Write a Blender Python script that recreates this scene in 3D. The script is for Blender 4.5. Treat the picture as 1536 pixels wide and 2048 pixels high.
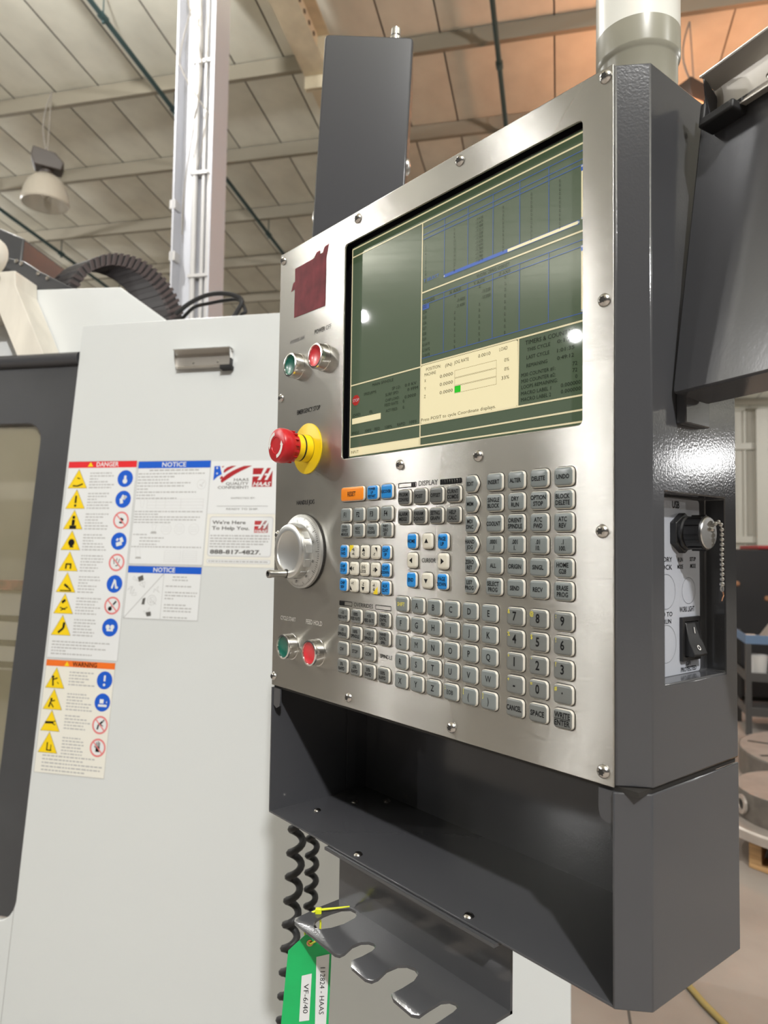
import bpy, bmesh, math, random
from mathutils import Vector, Matrix
V = Vector
random.seed(7)
for o in list(bpy.data.objects):
    bpy.data.objects.remove(o)
SC = bpy.context.scene
COL = SC.collection

# ------------------------------------------------------------------ camera
CAMP = V((0.7663, -0.4557, 1.3669))
cyaw, cpit, crol = math.radians(50.713), math.radians(2.8014), math.radians(0.8265)
c_w = V((-math.sin(cyaw) * math.cos(cpit), math.cos(cyaw) * math.cos(cpit), math.sin(cpit)))
c_r0 = V((math.cos(cyaw), math.sin(cyaw), 0))
c_u0 = c_r0.cross(c_w)
c_r = c_r0 * math.cos(crol) + c_u0 * math.sin(crol)
c_u = c_u0 * math.cos(crol) - c_r0 * math.sin(crol)
cd = bpy.data.cameras.new('camera')
cam = bpy.data.objects.new('camera', cd)
COL.objects.link(cam)
cam.matrix_world = Matrix(((c_r.x, c_u.x, -c_w.x, CAMP.x), (c_r.y, c_u.y, -c_w.y, CAMP.y), (c_r.z, c_u.z, -c_w.z, CAMP.z), (0, 0, 0, 1)))
cd.sensor_fit = 'VERTICAL'
cd.sensor_height = 36.0
cd.lens = 1447.23 / 2048 * 36.0
cd.clip_start = 0.02
cd.dof.use_dof = True
cd.dof.focus_distance = 0.68
cd.dof.aperture_fstop = 9.5
SC.camera = cam

# ------------------------------------------------------------------ world, lights, exposure
wd = bpy.data.worlds.new('hall_light')
SC.world = wd
wd.use_nodes = True
bg = wd.node_tree.nodes['Background']
bg.inputs[0].default_value = (0.90, 0.89, 0.87, 1)
bg.inputs[1].default_value = 0.12
vs = SC.view_settings
vs.view_transform = 'Standard'
vs.look = 'None'
vs.gamma = 1.0
vs.use_curve_mapping = False
vs.exposure = -0.80


def lamp_or_fill(loc, watts, rad=0.13, col=(1.0, 0.99, 0.975)):
    """point light"""
    l = bpy.data.lights.new('lamp_or_fill_light', 'POINT')
    l.energy = watts
    l.color = col
    l.shadow_soft_size = rad
    o = bpy.data.objects.new('lamp_or_fill_light', l)
    COL.objects.link(o)
    o.location = loc
    return o


lamp_or_fill((5.2, -3.1, 6.5), 3800, 0.12)          # the one whose shadow falls into the tray
lamp_or_fill((-11.88, -9.12, 6.5), 1300, 0.10)
lamp_or_fill((-9.63, -13.87, 6.5), 1700, 0.10)
lamp_or_fill((-8.13, -6.25, 6.5), 420, 0.10)
lamp_or_fill((8.5, 3.5, 6.5), 700)
lamp_or_fill((13.9, 26.6, 4.9), 1000, 0.3)
lamp_or_fill((3.2, 11.4, 5.6), 600)  # added fill for the right part of the roof
lamp_or_fill((-4.5, 20.6, 4.6), 450)  # added fill, no known lamp here: brightens the far wall
lamp_or_fill((-5.0, 0.5, 6.6), 800)  # added above the view to brighten the near roof lining
lamp_or_fill((-14.5, -1.5, 6.3), 1300)  # added fill, lights the roof from the left
lamp_or_fill((-19.7, 0.97, 5.7), 1500)  # added far to the left to lift the distant roof

# ------------------------------------------------------------------ frames
class Frame:
    def __init__(s, o, ex, ez, n=None):
        s.o, s.ex, s.ez = V(o), V(ex).normalized(), V(ez).normalized()
        s.n = V(n).normalized() if n is not None else s.ex.cross(s.ez).normalized()

    def p(s, u, v, h=0.0):
        return s.o + s.ex * u + s.ez * v + s.n * h


FP = Frame((0, 0, 0), (1, 0, 0), (0, 0, 1), (0, -1, 0))            # front plate of the pendant
FSC = Frame((0, 0.012, 0), (1, 0, 0), (0, 0, 1), (0, -1, 0))       # display surface behind it
FS = Frame((0.4885, 0, 0), (0, 1, 0), (0, 0, 1), (1, 0, 0))        # right side of the pendant
FR = Frame((0.4715, 0, 0), (0, 1, 0), (0, 0, 1), (1, 0, 0))        # floor of the side recess
HX = V((0.7978, 0.6029, 0)).normalized()
HY = V((-HX.y, HX.x, 0))
FW = Frame((-1.1363, 0.2242, 1.3503), HX, (-0.0708, 0.0937, 0.9931), (0.5988, -0.7923, 0.1174))   # machine front
H0 = V((CAMP.x, CAMP.y, 0))


def hall(a, b, z):
    return H0 + HX * a + HY * b + V((0, 0, z))


def frame_hall(a, b, z, rot=0):
    c, s = math.cos(rot), math.sin(rot)
    return Frame(hall(a, b, z), HX * c + HY * s, (0, 0, 1), (HX * c + HY * s).cross(V((0, 0, 1))))


# ------------------------------------------------------------------ materials
MATS = {}


def mat(name, col, rough=0.5, metal=0.0, bump=None, spec=0.5, coat=0.0, noise=None, emit=None, trans=0.0, alpha=1.0):
    m = bpy.data.materials.new(name)
    m.use_nodes = True
    nt = m.node_tree
    b = nt.nodes['Principled BSDF']
    b.inputs['Base Color'].default_value = (*col, 1)
    b.inputs['Roughness'].default_value = rough
    b.inputs['Metallic'].default_value = metal
    b.inputs['Specular IOR Level'].default_value = spec
    b.inputs['Coat Weight'].default_value = coat
    b.inputs['Transmission Weight'].default_value = trans
    b.inputs['Alpha'].default_value = alpha
    tc = nt.nodes.new('ShaderNodeTexCoord')
    if noise:
        sc, amt = noise[:2]
        n = nt.nodes.new('ShaderNodeTexNoise')
        mp = nt.nodes.new('ShaderNodeMapping')
        mp.inputs['Scale'].default_value = sc if isinstance(sc, tuple) else (sc, sc, sc)
        n.inputs['Scale'].default_value = 1.0
        n.inputs['Detail'].default_value = 5
        nt.links.new(tc.outputs['Object'], mp.inputs['Vector'])
        nt.links.new(mp.outputs[0], n.inputs['Vector'])
        r = nt.nodes.new('ShaderNodeValToRGB')
        lo = tuple(max(0, c * (1 - amt)) for c in col)
        hi = tuple(min(1, c * (1 + amt)) for c in col)
        if len(noise) > 2:
            hi = noise[2]
            lo = col
        r.color_ramp.elements[0].color = (*lo, 1)
        r.color_ramp.elements[1].color = (*hi, 1)
        r.color_ramp.elements[0].position = 0.35
        r.color_ramp.elements[1].position = 0.68
        nt.links.new(n.outputs['Fac'], r.inputs['Fac'])
        nt.links.new(r.outputs[0], b.inputs['Base Color'])
    if bump:
        sc, st = bump[:2]
        n = nt.nodes.new('ShaderNodeTexNoise')
        mp = nt.nodes.new('ShaderNodeMapping')
        mp.inputs['Scale'].default_value = sc if isinstance(sc, tuple) else (sc, sc, sc)
        n.inputs['Scale'].default_value = 1.0
        n.inputs['Detail'].default_value = 2
        nt.links.new(tc.outputs['Object'], mp.inputs['Vector'])
        nt.links.new(mp.outputs[0], n.inputs['Vector'])
        bp = nt.nodes.new('ShaderNodeBump')
        bp.inputs['Strength'].default_value = st
        bp.inputs['Distance'].default_value = bump[2] if len(bump) > 2 else 0.001
        nt.links.new(n.outputs['Fac'], bp.inputs['Height'])
        nt.links.new(bp.outputs[0], b.inputs['Normal'])
    if emit:
        b.inputs['Emission Color'].default_value = (*emit[0], 1)
        b.inputs['Emission Strength'].default_value = emit[1]
    MATS[name] = m
    return m


def flat(name, col, rough=0.55):
    return mat(name, col, rough)


mat('grey_paint', (0.060, 0.061, 0.067), 0.17, bump=(520, 0.06, 0.0006))
mat('grey_paint_smooth', (0.060, 0.061, 0.067), 0.13, bump=(300, 0.02, 0.0005))
mat('grey_orange_peel', (0.060, 0.061, 0.066), 0.12, bump=(520, 0.10, 0.0006))
mat('white_paint', (0.625, 0.645, 0.645), 0.32, bump=(160, 0.03, 0.0006))
mat('white_paint_top', (0.70, 0.72, 0.72), 0.4, bump=(160, 0.03, 0.0006))
mat('cream_paint', (0.72, 0.68, 0.60), 0.5, noise=((14, 14, 3), 0.10))
mat('door_grey', (0.062, 0.063, 0.068), 0.33, noise=(5, 0.10))
mat('black_plastic', (0.012, 0.012, 0.013), 0.38)
mat('black_rubber', (0.010, 0.010, 0.011), 0.55)
mat('chain_plastic', (0.030, 0.026, 0.028), 0.5)
mat('chain_side', (0.060, 0.043, 0.043), 0.55)
mat('bezel_black', (0.008, 0.008, 0.010), 0.22)
mat('chrome', (0.80, 0.79, 0.77), 0.16, 1.0)
mat('screw_steel', (0.62, 0.60, 0.58), 0.22, 1.0)
mat('satin_metal', (0.56, 0.55, 0.53), 0.30, 1.0, bump=((400, 400, 400), 0.05, 0.0003))
mat('clip_metal', (0.50, 0.47, 0.43), 0.42, 0.65)
mat('aluminium', (0.74, 0.74, 0.72), 0.33, 1.0)
mat('aluminium_dull', (0.60, 0.60, 0.585), 0.42, 0.85, noise=(60, 0.12))
mat('key_rim', (0.62, 0.59, 0.52), 0.30)
mat('key_grey', (0.190, 0.212, 0.212), 0.22)
mat('key_darkgrey', (0.115, 0.120, 0.117), 0.22)
mat('key_numgrey', (0.160, 0.168, 0.163), 0.22)
mat('key_blue', (0.020, 0.235, 0.62), 0.22)
mat('key_orange', (0.85, 0.25, 0.018), 0.22)
mat('key_cream', (0.64, 0.61, 0.52), 0.26)
mat('gasket_or_shade', (0.02, 0.018, 0.016), 0.7)
mat('ink', (0.008, 0.008, 0.009), 0.7, spec=0.15)
flat('ink_worn', (0.10, 0.095, 0.09), 0.5)
flat('ink_pale', (0.55, 0.53, 0.50), 0.5)
flat('ink_yellow', (0.75, 0.66, 0.06), 0.45)
flat('yellow_corner', (0.82, 0.62, 0.02), 0.35)
mat('logo_maroon', (0.150, 0.018, 0.026), 0.60, noise=((70, 70, 55), 0.25), spec=0.25)
mat('button_red', (0.62, 0.035, 0.045), 0.24, coat=0.3)
mat('button_green', (0.006, 0.115, 0.080), 0.24, coat=0.3)
mat('estop_red', (0.52, 0.012, 0.018), 0.30)
mat('estop_yellow', (0.85, 0.60, 0.008), 0.38)
flat('white_mark', (0.82, 0.80, 0.77), 0.45)
flat('sticker_white', (0.73, 0.745, 0.755), 0.40)
flat('sticker_cream', (0.76, 0.745, 0.68), 0.45)
flat('print_red', (0.70, 0.020, 0.028), 0.4)
flat('print_darkred', (0.38, 0.018, 0.024), 0.4)
flat('print_pink', (0.70, 0.20, 0.20), 0.4)
flat('print_blue', (0.008, 0.095, 0.55), 0.4)
flat('print_orange', (0.80, 0.16, 0.018), 0.4)
flat('print_yellow', (0.85, 0.60, 0.008), 0.4)
flat('print_grey', (0.42, 0.42, 0.42), 0.5)
flat('print_lightgrey', (0.58, 0.58, 0.585), 0.5)
flat('plate_label', (0.42, 0.44, 0.49), 0.35)
mat('tag_green', (0.006, 0.42, 0.115), 0.5, noise=(30, 0.06))
mat('tie_yellow', (0.72, 0.78, 0.02), 0.35)
mat('beacon_grey', (0.30, 0.29, 0.235), 0.30)
mat('beacon_lens', (0.80, 0.80, 0.75), 0.25, trans=0.15)
mat('copper', (0.55, 0.28, 0.16), 0.3, 1.0)

# brushed stainless plate: grain runs along X, highlights stretch up and down
m = mat('brushed_steel', (0.36, 0.35, 0.33), 0.30, 1.0)
nt = m.node_tree
b = nt.nodes['Principled BSDF']
tc = nt.nodes.new('ShaderNodeTexCoord')
mp = nt.nodes.new('ShaderNodeMapping')
mp.inputs['Scale'].default_value = (22, 1, 2600)
no = nt.nodes.new('ShaderNodeTexNoise')
no.inputs['Scale'].default_value = 1.0
no.inputs['Detail'].default_value = 4
nt.links.new(tc.outputs['Object'], mp.inputs['Vector'])
nt.links.new(mp.outputs[0], no.inputs['Vector'])
rp = nt.nodes.new('ShaderNodeMapRange')
rp.inputs['To Min'].default_value = 0.13
rp.inputs['To Max'].default_value = 0.19
nt.links.new(no.outputs['Fac'], rp.inputs['Value'])
sm = nt.nodes.new('ShaderNodeTexNoise')       # handling smears
sm.inputs['Scale'].default_value = 9
sm.inputs['Detail'].default_value = 6
nt.links.new(tc.outputs['Object'], sm.inputs['Vector'])
sr = nt.nodes.new('ShaderNodeMapRange')
sr.inputs['From Min'].default_value = 0.35
sr.inputs['From Max'].default_value = 0.7
sr.inputs['To Min'].default_value = -0.02
sr.inputs['To Max'].default_value = 0.05
nt.links.new(sm.outputs['Fac'], sr.inputs['Value'])
ad = nt.nodes.new('ShaderNodeMath')
nt.links.new(rp.outputs[0], ad.inputs[0])
nt.links.new(sr.outputs[0], ad.inputs[1])
nt.links.new(ad.outputs[0], b.inputs['Roughness'])
bp = nt.nodes.new('ShaderNodeBump')
bp.inputs['Strength'].default_value = 0.12
bp.inputs['Distance'].default_value = 0.0003
nt.links.new(no.outputs['Fac'], bp.inputs['Height'])
nt.links.new(bp.outputs[0], b.inputs['Normal'])
tg = nt.nodes.new('ShaderNodeTangent')
tg.direction_type = 'UV_MAP'
tg.uv_map = 'UVMap'
gl = nt.nodes.new('ShaderNodeBsdfAnisotropic')
gl.distribution = 'GGX'
gl.inputs['Color'].default_value = (0.45, 0.44, 0.412, 1)
gl.inputs['Anisotropy'].default_value = -0.90
nt.links.new(ad.outputs[0], gl.inputs['Roughness'])
nt.links.new(bp.outputs[0], gl.inputs['Normal'])
nt.links.new(tg.outputs[0], gl.inputs['Tangent'])
b.inputs['Roughness'].default_value = 0.42
for l in list(nt.links):
    if l.to_node == b and l.to_socket.name in ('Roughness', 'Normal'):
        nt.links.remove(l)
mx = nt.nodes.new('ShaderNodeMixShader')
mx.inputs[0].default_value = 0.70
nt.links.new(b.outputs[0], mx.inputs[1])
nt.links.new(gl.outputs[0], mx.inputs[2])
nt.links.new(mx.outputs[0], nt.nodes['Material Output'].inputs[0])

# display: backlit liquid crystal under a glossy cover
def lcd(name, col, st, rough=0.12, base=0.02):
    mm = mat(name, tuple(base + 0.1 * c for c in col), rough, emit=(col, st))
    return mm


lcd('lcd_green', (0.064, 0.102, 0.050), 1.2, 0.022, 0.05)
lcd('lcd_cream', (1.0, 0.87, 0.50), 1.25, 0.022, 0.1)
lcd('lcd_line', (1.0, 0.84, 0.50), 1.1, 0.022, 0.1)
lcd('lcd_blue', (0.07, 0.17, 0.62), 0.8, 0.022)
lcd('lcd_bluebar', (0.03, 0.13, 0.58), 1.1, 0.022)
lcd('lcd_lime', (0.02, 0.75, 0.02), 1.1, 0.022)
lcd('lcd_red', (0.8, 0.04, 0.03), 0.7, 0.022)
lcd('lcd_dim', (0.045, 0.055, 0.040), 0.30, 0.022, 0.01)
lcd('lcd_ink', (0.015, 0.018, 0.02), 0.3, 0.022, 0.008)
lcd('lcd_white', (0.8, 0.85, 0.9), 0.8, 0.022)

# ------------------------------------------------------------------ mesh building
WLOC = {}


class MB:
    def __init__(s):
        s.v, s.f, s.m = [], [], []

    def add(s, vs_, fs, m=0):
        k = len(s.v)
        s.v += [V(x) for x in vs_]
        for f in fs:
            s.f.append(tuple(i + k for i in f))
            s.m.append(m)

    def box(s, fr, u0, u1, v0, v1, h0, h1, m=0):
        P = [fr.p(u, v, h) for h in (h0, h1) for u, v in ((u0, v0), (u1, v0), (u1, v1), (u0, v1))]
        s.add(P, [(3, 2, 1, 0), (4, 5, 6, 7), (0, 1, 5, 4), (1, 2, 6, 5), (2, 3, 7, 6), (3, 0, 4, 7)], m)

    def quad(s, pts, m=0):
        s.add(pts, [tuple(range(len(pts)))], m)

    def prism(s, fr, poly, h0, h1, m=0, mtop=None):
        n = len(poly)
        P = [fr.p(u, v, h0) for u, v in poly] + [fr.p(u, v, h1) for u, v in poly]
        s.add(P, [tuple(range(n - 1, -1, -1))] + [(i, (i + 1) % n, n + (i + 1) % n, n + i) for i in range(n)], m)
        k = len(s.v) - 2 * n
        s.f.append(tuple(k + n + i for i in range(n)))
        s.m.append(m if mtop is None else mtop)

    def sheet(s, fr, poly, h=0.0, m=0):
        s.add([fr.p(u, v, h) for u, v in poly], [tuple(range(len(poly)))], m)

    def loft(s, loops, ms, cap0=None, cap1=None):
        n = len(loops[0])
        k = len(s.v)
        for L in loops:
            s.v += [V(x) for x in L]
        for j in range(len(loops) - 1):
            for i in range(n):
                a, b_ = k + j * n + i, k + j * n + (i + 1) % n
                s.f.append((a, b_, b_ + n, a + n))
                s.m.append(ms[j] if isinstance(ms, (list, tuple)) else ms)
        if cap0 is not None:
            s.f.append(tuple(k + i for i in range(n - 1, -1, -1)))
            s.m.append(cap0)
        if cap1 is not None:
            s.f.append(tuple(k + (len(loops) - 1) * n + i for i in range(n)))
            s.m.append(cap1)

    def lathe(s, c, axis, prof, seg=32, ms=0, cap0=None, cap1=None, ref=(0, 0, 1)):
        a = V(axis).normalized()
        r = V(ref)
        if abs(a.dot(r)) > 0.95:
            r = V((1, 0, 0))
        e1 = (r - a * a.dot(r)).normalized()
        e2 = a.cross(e1)
        c = V(c)
        loops = [[c + a * h + (e1 * math.cos(t) + e2 * math.sin(t)) * rr for t in [2 * math.pi * i / seg for i in range(seg)]] for rr, h in prof]
        s.loft(loops, ms, cap0, cap1)

    def tube(s, path, r, seg=8, m=0, closed=False):
        path = [V(p) for p in path]
        loops = []
        up = None
        n = len(path)
        for i, p in enumerate(path):
            t = (path[min(i + 1, n - 1)] - path[max(i - 1, 0)]).normalized()
            if up is None:
                up = V((0, 0, 1)) if abs(t.z) < 0.9 else V((1, 0, 0))
            up = (up - t * up.dot(t)).normalized()
            sd = t.cross(up)
            rr = r[i] if isinstance(r, (list, tuple)) else r
            loops.append([p + (up * math.cos(q) + sd * math.sin(q)) * rr for q in [2 * math.pi * k / seg for k in range(seg)]])
        s.loft(loops, m, m, m)

    def ball(s, c, r, m=0, seg=10, ring=6):
        c = V(c)
        s.lathe(c, (0, 0, 1), [(max(1e-5, r * math.sin(math.pi * k / ring)), -r * math.cos(math.pi * k / ring)) for k in range(ring + 1)], seg, m, m, m)

    def strip(s, fr, prof, u0, u1, th, m=0):
        """bent sheet: prof is a polyline in (v, h), run along u, with thickness th"""
        n = len(prof)
        off = []
        for i in range(n):
            a = V((*prof[max(0, i - 1)], 0))
            b_ = V((*prof[min(n - 1, i + 1)], 0))
            d = (b_ - a).normalized()
            off.append((prof[i][0] - d.y * th, prof[i][1] + d.x * th))
        poly = list(prof) + off[::-1]
        f2 = Frame(fr.o, fr.ez, fr.n, fr.ex)
        s.prism(f2, poly, u0, u1, m)

    def build(s, name, mats, parent=None, smooth=35, bevel=None, origin=None, uv=None, kind=None, recalc=True):
        lo = V((min(p.x for p in s.v), min(p.y for p in s.v), min(p.z for p in s.v)))
        hi = V((max(p.x for p in s.v), max(p.y for p in s.v), max(p.z for p in s.v)))
        o_ = V(origin) if origin is not None else V(((lo.x + hi.x) / 2, (lo.y + hi.y) / 2, lo.z))
        me = bpy.data.meshes.new(name)
        me.from_pydata([tuple(p - o_) for p in s.v], [], s.f)
        if isinstance(mats, str):
            mats = [mats]
        for q in mats:
            me.materials.append(MATS[q])
        me.polygons.foreach_set('material_index', s.m)
        if recalc:
            bm = bmesh.new()
            bm.from_mesh(me)
            bmesh.ops.remove_doubles(bm, verts=bm.verts, dist=1e-6)
            bmesh.ops.recalc_face_normals(bm, faces=bm.faces)
            bm.to_mesh(me)
            bm.free()
        if smooth:
            me.polygons.foreach_set('use_smooth', [True] * len(me.polygons))
            me.set_sharp_from_angle(angle=math.radians(smooth))
        if uv:
            l = me.uv_layers.new(name='UVMap')
            for lp in me.loops:
                l.data[lp.index].uv = uv(me.vertices[lp.vertex_index].co)
        return place(name, me, o_, parent, bevel, kind)


def place(name, me, loc, parent=None, bevel=None, kind=None):
    ob = bpy.data.objects.new(name, me)
    COL.objects.link(ob)
    ob.location = loc
    WLOC[ob.name] = V(loc)
    if parent is not None:
        ob.parent = parent
        ob.matrix_parent_inverse = Matrix.Translation(-WLOC[parent.name])
    if bevel:
        bv = ob.modifiers.new('edge_round', 'BEVEL')
        bv.width = bevel
        bv.segments = 2
        bv.limit_method = 'ANGLE'
        bv.angle_limit = math.radians(40)
        bv.harden_normals = False
    if kind:
        ob['kind'] = kind
    return ob


def dup(src, loc, parent, name=None):
    return place(name or src.name.split('.')[0], src.data, loc, parent)


def thing(name, label, cat, loc, group=None):
    e = bpy.data.objects.new(name, None)
    COL.objects.link(e)
    e.location = loc
    e.empty_display_size = 0.05
    WLOC[e.name] = V(loc)
    return tag(e, label, cat, group)


def tag(o, label, cat=None, group=None):
    o['label'] = label
    if cat:
        o['category'] = cat
    if group:
        o['group'] = group
    return o


def rrect(u0, u1, v0, v1, r, n=4):
    P = []
    for cx, cy, a0 in ((u1 - r, v0 + r, -90), (u1 - r, v1 - r, 0), (u0 + r, v1 - r, 90), (u0 + r, v0 + r, 180)):
        for k in range(n + 1):
            a = math.radians(a0 + 90 * k / n)
            P.append((cx + r * math.cos(a), cy + r * math.sin(a)))
    return P


def circ(cx, cy, r, n=24):
    return [(cx + r * math.cos(2 * math.pi * k / n), cy + r * math.sin(2 * math.pi * k / n)) for k in range(n)]


def plate_hole(mb, fr, u0, u1, v0, v1, hole, h0, h1, m=0, mi=None):
    """rectangular plate with a rounded hole (hole: ccw loop starting at its right-bottom corner, rrect order)"""
    n = len(hole)
    q = n // 4
    oc = [(u1, v0), (u1, v1), (u0, v1), (u0, v0)]
    for h, fl in ((h1, 1), (h0, -1)):
        for i in range(n):
            a, b_ = i, (i + 1) % n
            ca, cb = oc[a // q], oc[b_ // q]
            pts = [fr.p(*hole[a], h), fr.p(*ca, h)] + ([fr.p(*cb, h)] if cb != ca else []) + [fr.p(*hole[b_], h)]
            mb.quad(pts, m)
    for i in range(n):
        a, b_ = hole[i], hole[(i + 1) % n]
        mb.quad([fr.p(*a, h0), fr.p(*b_, h0), fr.p(*b_, h1), fr.p(*a, h1)], m if mi is None else mi)
    for i in range(4):
        a, b_ = oc[i], oc[(i + 1) % 4]
        mb.quad([fr.p(*a, h0), fr.p(*b_, h0), fr.p(*b_, h1), fr.p(*a, h1)], m)


def ring2d(mb, fr, cx, cy, r0, r1, h, m=0, n=28):
    a, b_ = circ(cx, cy, r0, n), circ(cx, cy, r1, n)
    for i in range(n):
        j = (i + 1) % n
        mb.quad([fr.p(*a[i], h), fr.p(*a[j], h), fr.p(*b_[j], h), fr.p(*b_[i], h)], m)


def line2d(mb, fr, a, b_, w, h, m=0):
    d = V((b_[0] - a[0], b_[1] - a[1], 0))
    if d.length < 1e-9:
        return
    d.normalize()
    px, py = -d.y * w / 2, d.x * w / 2
    mb.quad([fr.p(a[0] - px, a[1] - py, h), fr.p(b_[0] - px, b_[1] - py, h), fr.p(b_[0] + px, b_[1] + py, h), fr.p(a[0] + px, a[1] + py, h)], m)


# ------------------------------------------------------------------ lettering
TXT = {}
_dg = None


def glyphs(s, bold=0.0):
    key = (s, bold)
    if key in TXT:
        return TXT[key]
    cu = bpy.data.curves.new('t', 'FONT')
    cu.body = s
    cu.resolution_u = 2
    cu.offset = bold
    cu.fill_mode = 'BOTH'
    ob = bpy.data.objects.new('t', cu)
    COL.objects.link(ob)
    dg = bpy.context.evaluated_depsgraph_get()
    me = bpy.data.meshes.new_from_object(ob.evaluated_get(dg))
    vs_ = [(p.co.x, p.co.y) for p in me.vertices]
    fs = [tuple(p.vertices) for p in me.polygons]
    bpy.data.objects.remove(ob)
    bpy.data.curves.remove(cu)
    bpy.data.meshes.remove(me)
    if not vs_:
        vs_ = [(0, 0), (0.1, 0), (0, 0.1)]
    x0, x1 = min(p[0] for p in vs_), max(p[0] for p in vs_)
    TXT[key] = (vs_, fs, x0, x1)
    return TXT[key]


CAP = None


def text(mb, fr, s, u, v, h, cap, w=None, al='l', m=0, bold=0.0, xs=0.82):
    """u,v: baseline anchor; cap: capital height; w: total width if given"""
    global CAP
    if CAP is None:
        gv = glyphs('H')[0]
        CAP = max(p[1] for p in gv) - min(p[1] for p in gv)
    vs_, fs, x0, x1 = glyphs(s, bold)
    sy = cap / CAP
    sx = (w / (x1 - x0)) if w else sy * xs
    wd_ = (x1 - x0) * sx
    o_ = {'l': 0, 'c': -wd_ / 2, 'r': -wd_}[al]
    mb.add([fr.p(u + o_ + (x - x0) * sx, v + y * sy, h) for x, y in vs_], fs, m)


def greek(mb, fr, u0, u1, v, hgt, h, m=0, ind=0.0, fill=1.0):
    """print too small to read in the photograph: a broken line of word-length dashes"""
    x = u0 + ind
    end = u0 + (u1 - u0) * fill
    while x < end - hgt:
        w = min(end - x, hgt * random.uniform(1.4, 4.2))
        mb.quad([fr.p(x, v, h), fr.p(x + w, v, h), fr.p(x + w, v + hgt, h), fr.p(x, v + hgt, h)], m)
        x += w + hgt * 0.75


# =================================================================== ROOM SHELL
mat('concrete', (0.30, 0.265, 0.235), 0.5, noise=(1.6, 0.22), bump=(30, 0.06, 0.003))
mat('roof_facing', (0.64, 0.63, 0.54), 0.75, noise=((2.2, 2.2, 2.2), 0.07))
mat('roof_backing', (0.16, 0.145, 0.125), 0.9)
mat('purlin_paint', (0.25, 0.225, 0.17), 0.6)
mat('beam_cream', (0.60, 0.53, 0.38), 0.55, noise=(6, 0.08))
mat('beam_hole', (0.12, 0.09, 0.06), 0.8)
mat('column_white', (0.55, 0.56, 0.60), 0.5)
mat('conduit', (0.50, 0.49, 0.48), 0.45, 0.2)
mat('wall_sheet', (0.70, 0.68, 0.60), 0.6)
mat('pipe_green', (0.030, 0.060, 0.062), 0.45)
mat('lamp_body', (0.045, 0.035, 0.028), 0.5)
mat('lamp_glass', (0.42, 0.38, 0.31), 0.35, alpha=0.8)
mat('lamp_lit', (0.9, 0.6, 0.4), 0.4, emit=((1.0, 0.42, 0.20), 95.0))
mat('wire', (0.22, 0.20, 0.17), 0.6)

mb = MB()
fl = frame_hall(0, 0, 0)
mb.quad([hall(-34, -26, 0), hall(34, -26, 0), hall(34, 24.2, 0), hall(-34, 24.2, 0)])
floor = mb.build('floor', 'concrete', kind='structure')
tag(floor, 'stained grey concrete workshop floor')
mat('joint', (0.09, 0.08, 0.07), 0.9)
for k, a in enumerate((-6.0, 0.2, 6.0)):
    mb = MB()
    mb.quad([hall(a, -6, 0.0012), hall(a + 0.008, -6, 0.0012), hall(a + 0.008, 16, 0.0012), hall(a, 16, 0.0012)])
    mb.build('floor_joint', 'joint', floor)
for bb in (4.1, 9.5):
    mb = MB()
    mb.quad([hall(-10, bb, 0.0012), hall(10, bb, 0.0012), hall(10, bb + 0.008, 0.0012), hall(-10, bb + 0.008, 0.0012)])
    mb.build('floor_joint', 'joint', floor)

SL = math.tan(math.radians(5.0))


def roofz(b, drop=0.0):
    return 1.3669 + 6.55 - SL * b - drop


mb = MB()
mb.quad([hall(-34, -24, roofz(-24, -0.03)), hall(34, -24, roofz(-24, -0.03)), hall(34, 24.2, roofz(24.2, -0.03)), hall(-34, 24.2, roofz(24.2, -0.03))])
ceiling = mb.build('ceiling', 'roof_backing', kind='structure')
tag(ceiling, 'sloping workshop roof lined with pale panels between purlins')
PB = [6.39 + 1.515 * k for k in range(12)]          # purlin lines, from the camera outwards
SE0, SEP = -7.02 - 0.632 * 14, 0.632                 # panel seams
NROW = 6
fr0 = Frame(hall(0, 0, 0), HX, HY - V((0, 0, SL)))
proto = None
for i in range(NROW):
    bmid = (PB[i] + PB[i + 1]) / 2
    for j in range(44):
        u0 = SE0 + j * SEP
        uc = u0 + SEP / 2
        if not (-0.95 * bmid - 1.2 < uc < 0.30 * bmid + 1.0):
            continue
        c = hall(uc, bmid, roofz(bmid))
        if proto is None:
            mb = MB()
            n = 6
            w2, d2 = SEP / 2 - 0.009, 1.515 / 2
            P = []
            for y in range(n + 1):
                for x in range(n + 1):
                    a, b_ = x / n * 2 - 1, y / n * 2 - 1
                    sag = -0.012 * (1 - a ** 4) * (1 - b_ ** 2)
                    P.append(c + fr0.ex * (a * w2) + fr0.ez * (b_ * d2) + V((0, 0, sag)))
            mb.add(P, [(y * (n + 1) + x, y * (n + 1) + x + 1, (y + 1) * (n + 1) + x + 1, (y + 1) * (n + 1) + x) for y in range(n) for x in range(n)])
            proto = mb.build('roof_panel', 'roof_facing', ceiling, smooth=60, origin=c)
        else:
            dup(proto, c, ceiling)
mb = MB()           # rest of the roof lining, behind, beside and far beyond the view
for i in range(-20, 12):
    b0, b1 = 6.39 + 1.515 * i, 6.39 + 1.515 * (i + 1)
    bm_ = (b0 + b1) / 2
    for j in range(-30, 74):
        uc = SE0 + j * SEP + SEP / 2
        if 0 <= i < NROW and 0 <= j < 44 and -0.95 * bm_ - 1.2 < uc < 0.30 * bm_ + 1.0:
            continue
        a0, a1 = uc - SEP / 2 + 0.009, uc + SEP / 2 - 0.009
        mb.quad([hall(a0, b0, roofz(b0)), hall(a1, b0, roofz(b0)), hall(a1, b1, roofz(b1)), hall(a0, b1, roofz(b1))])
mb.build('roof_lining', 'roof_facing', ceiling, smooth=None, kind='stuff', recalc=False)
pp = None
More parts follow.
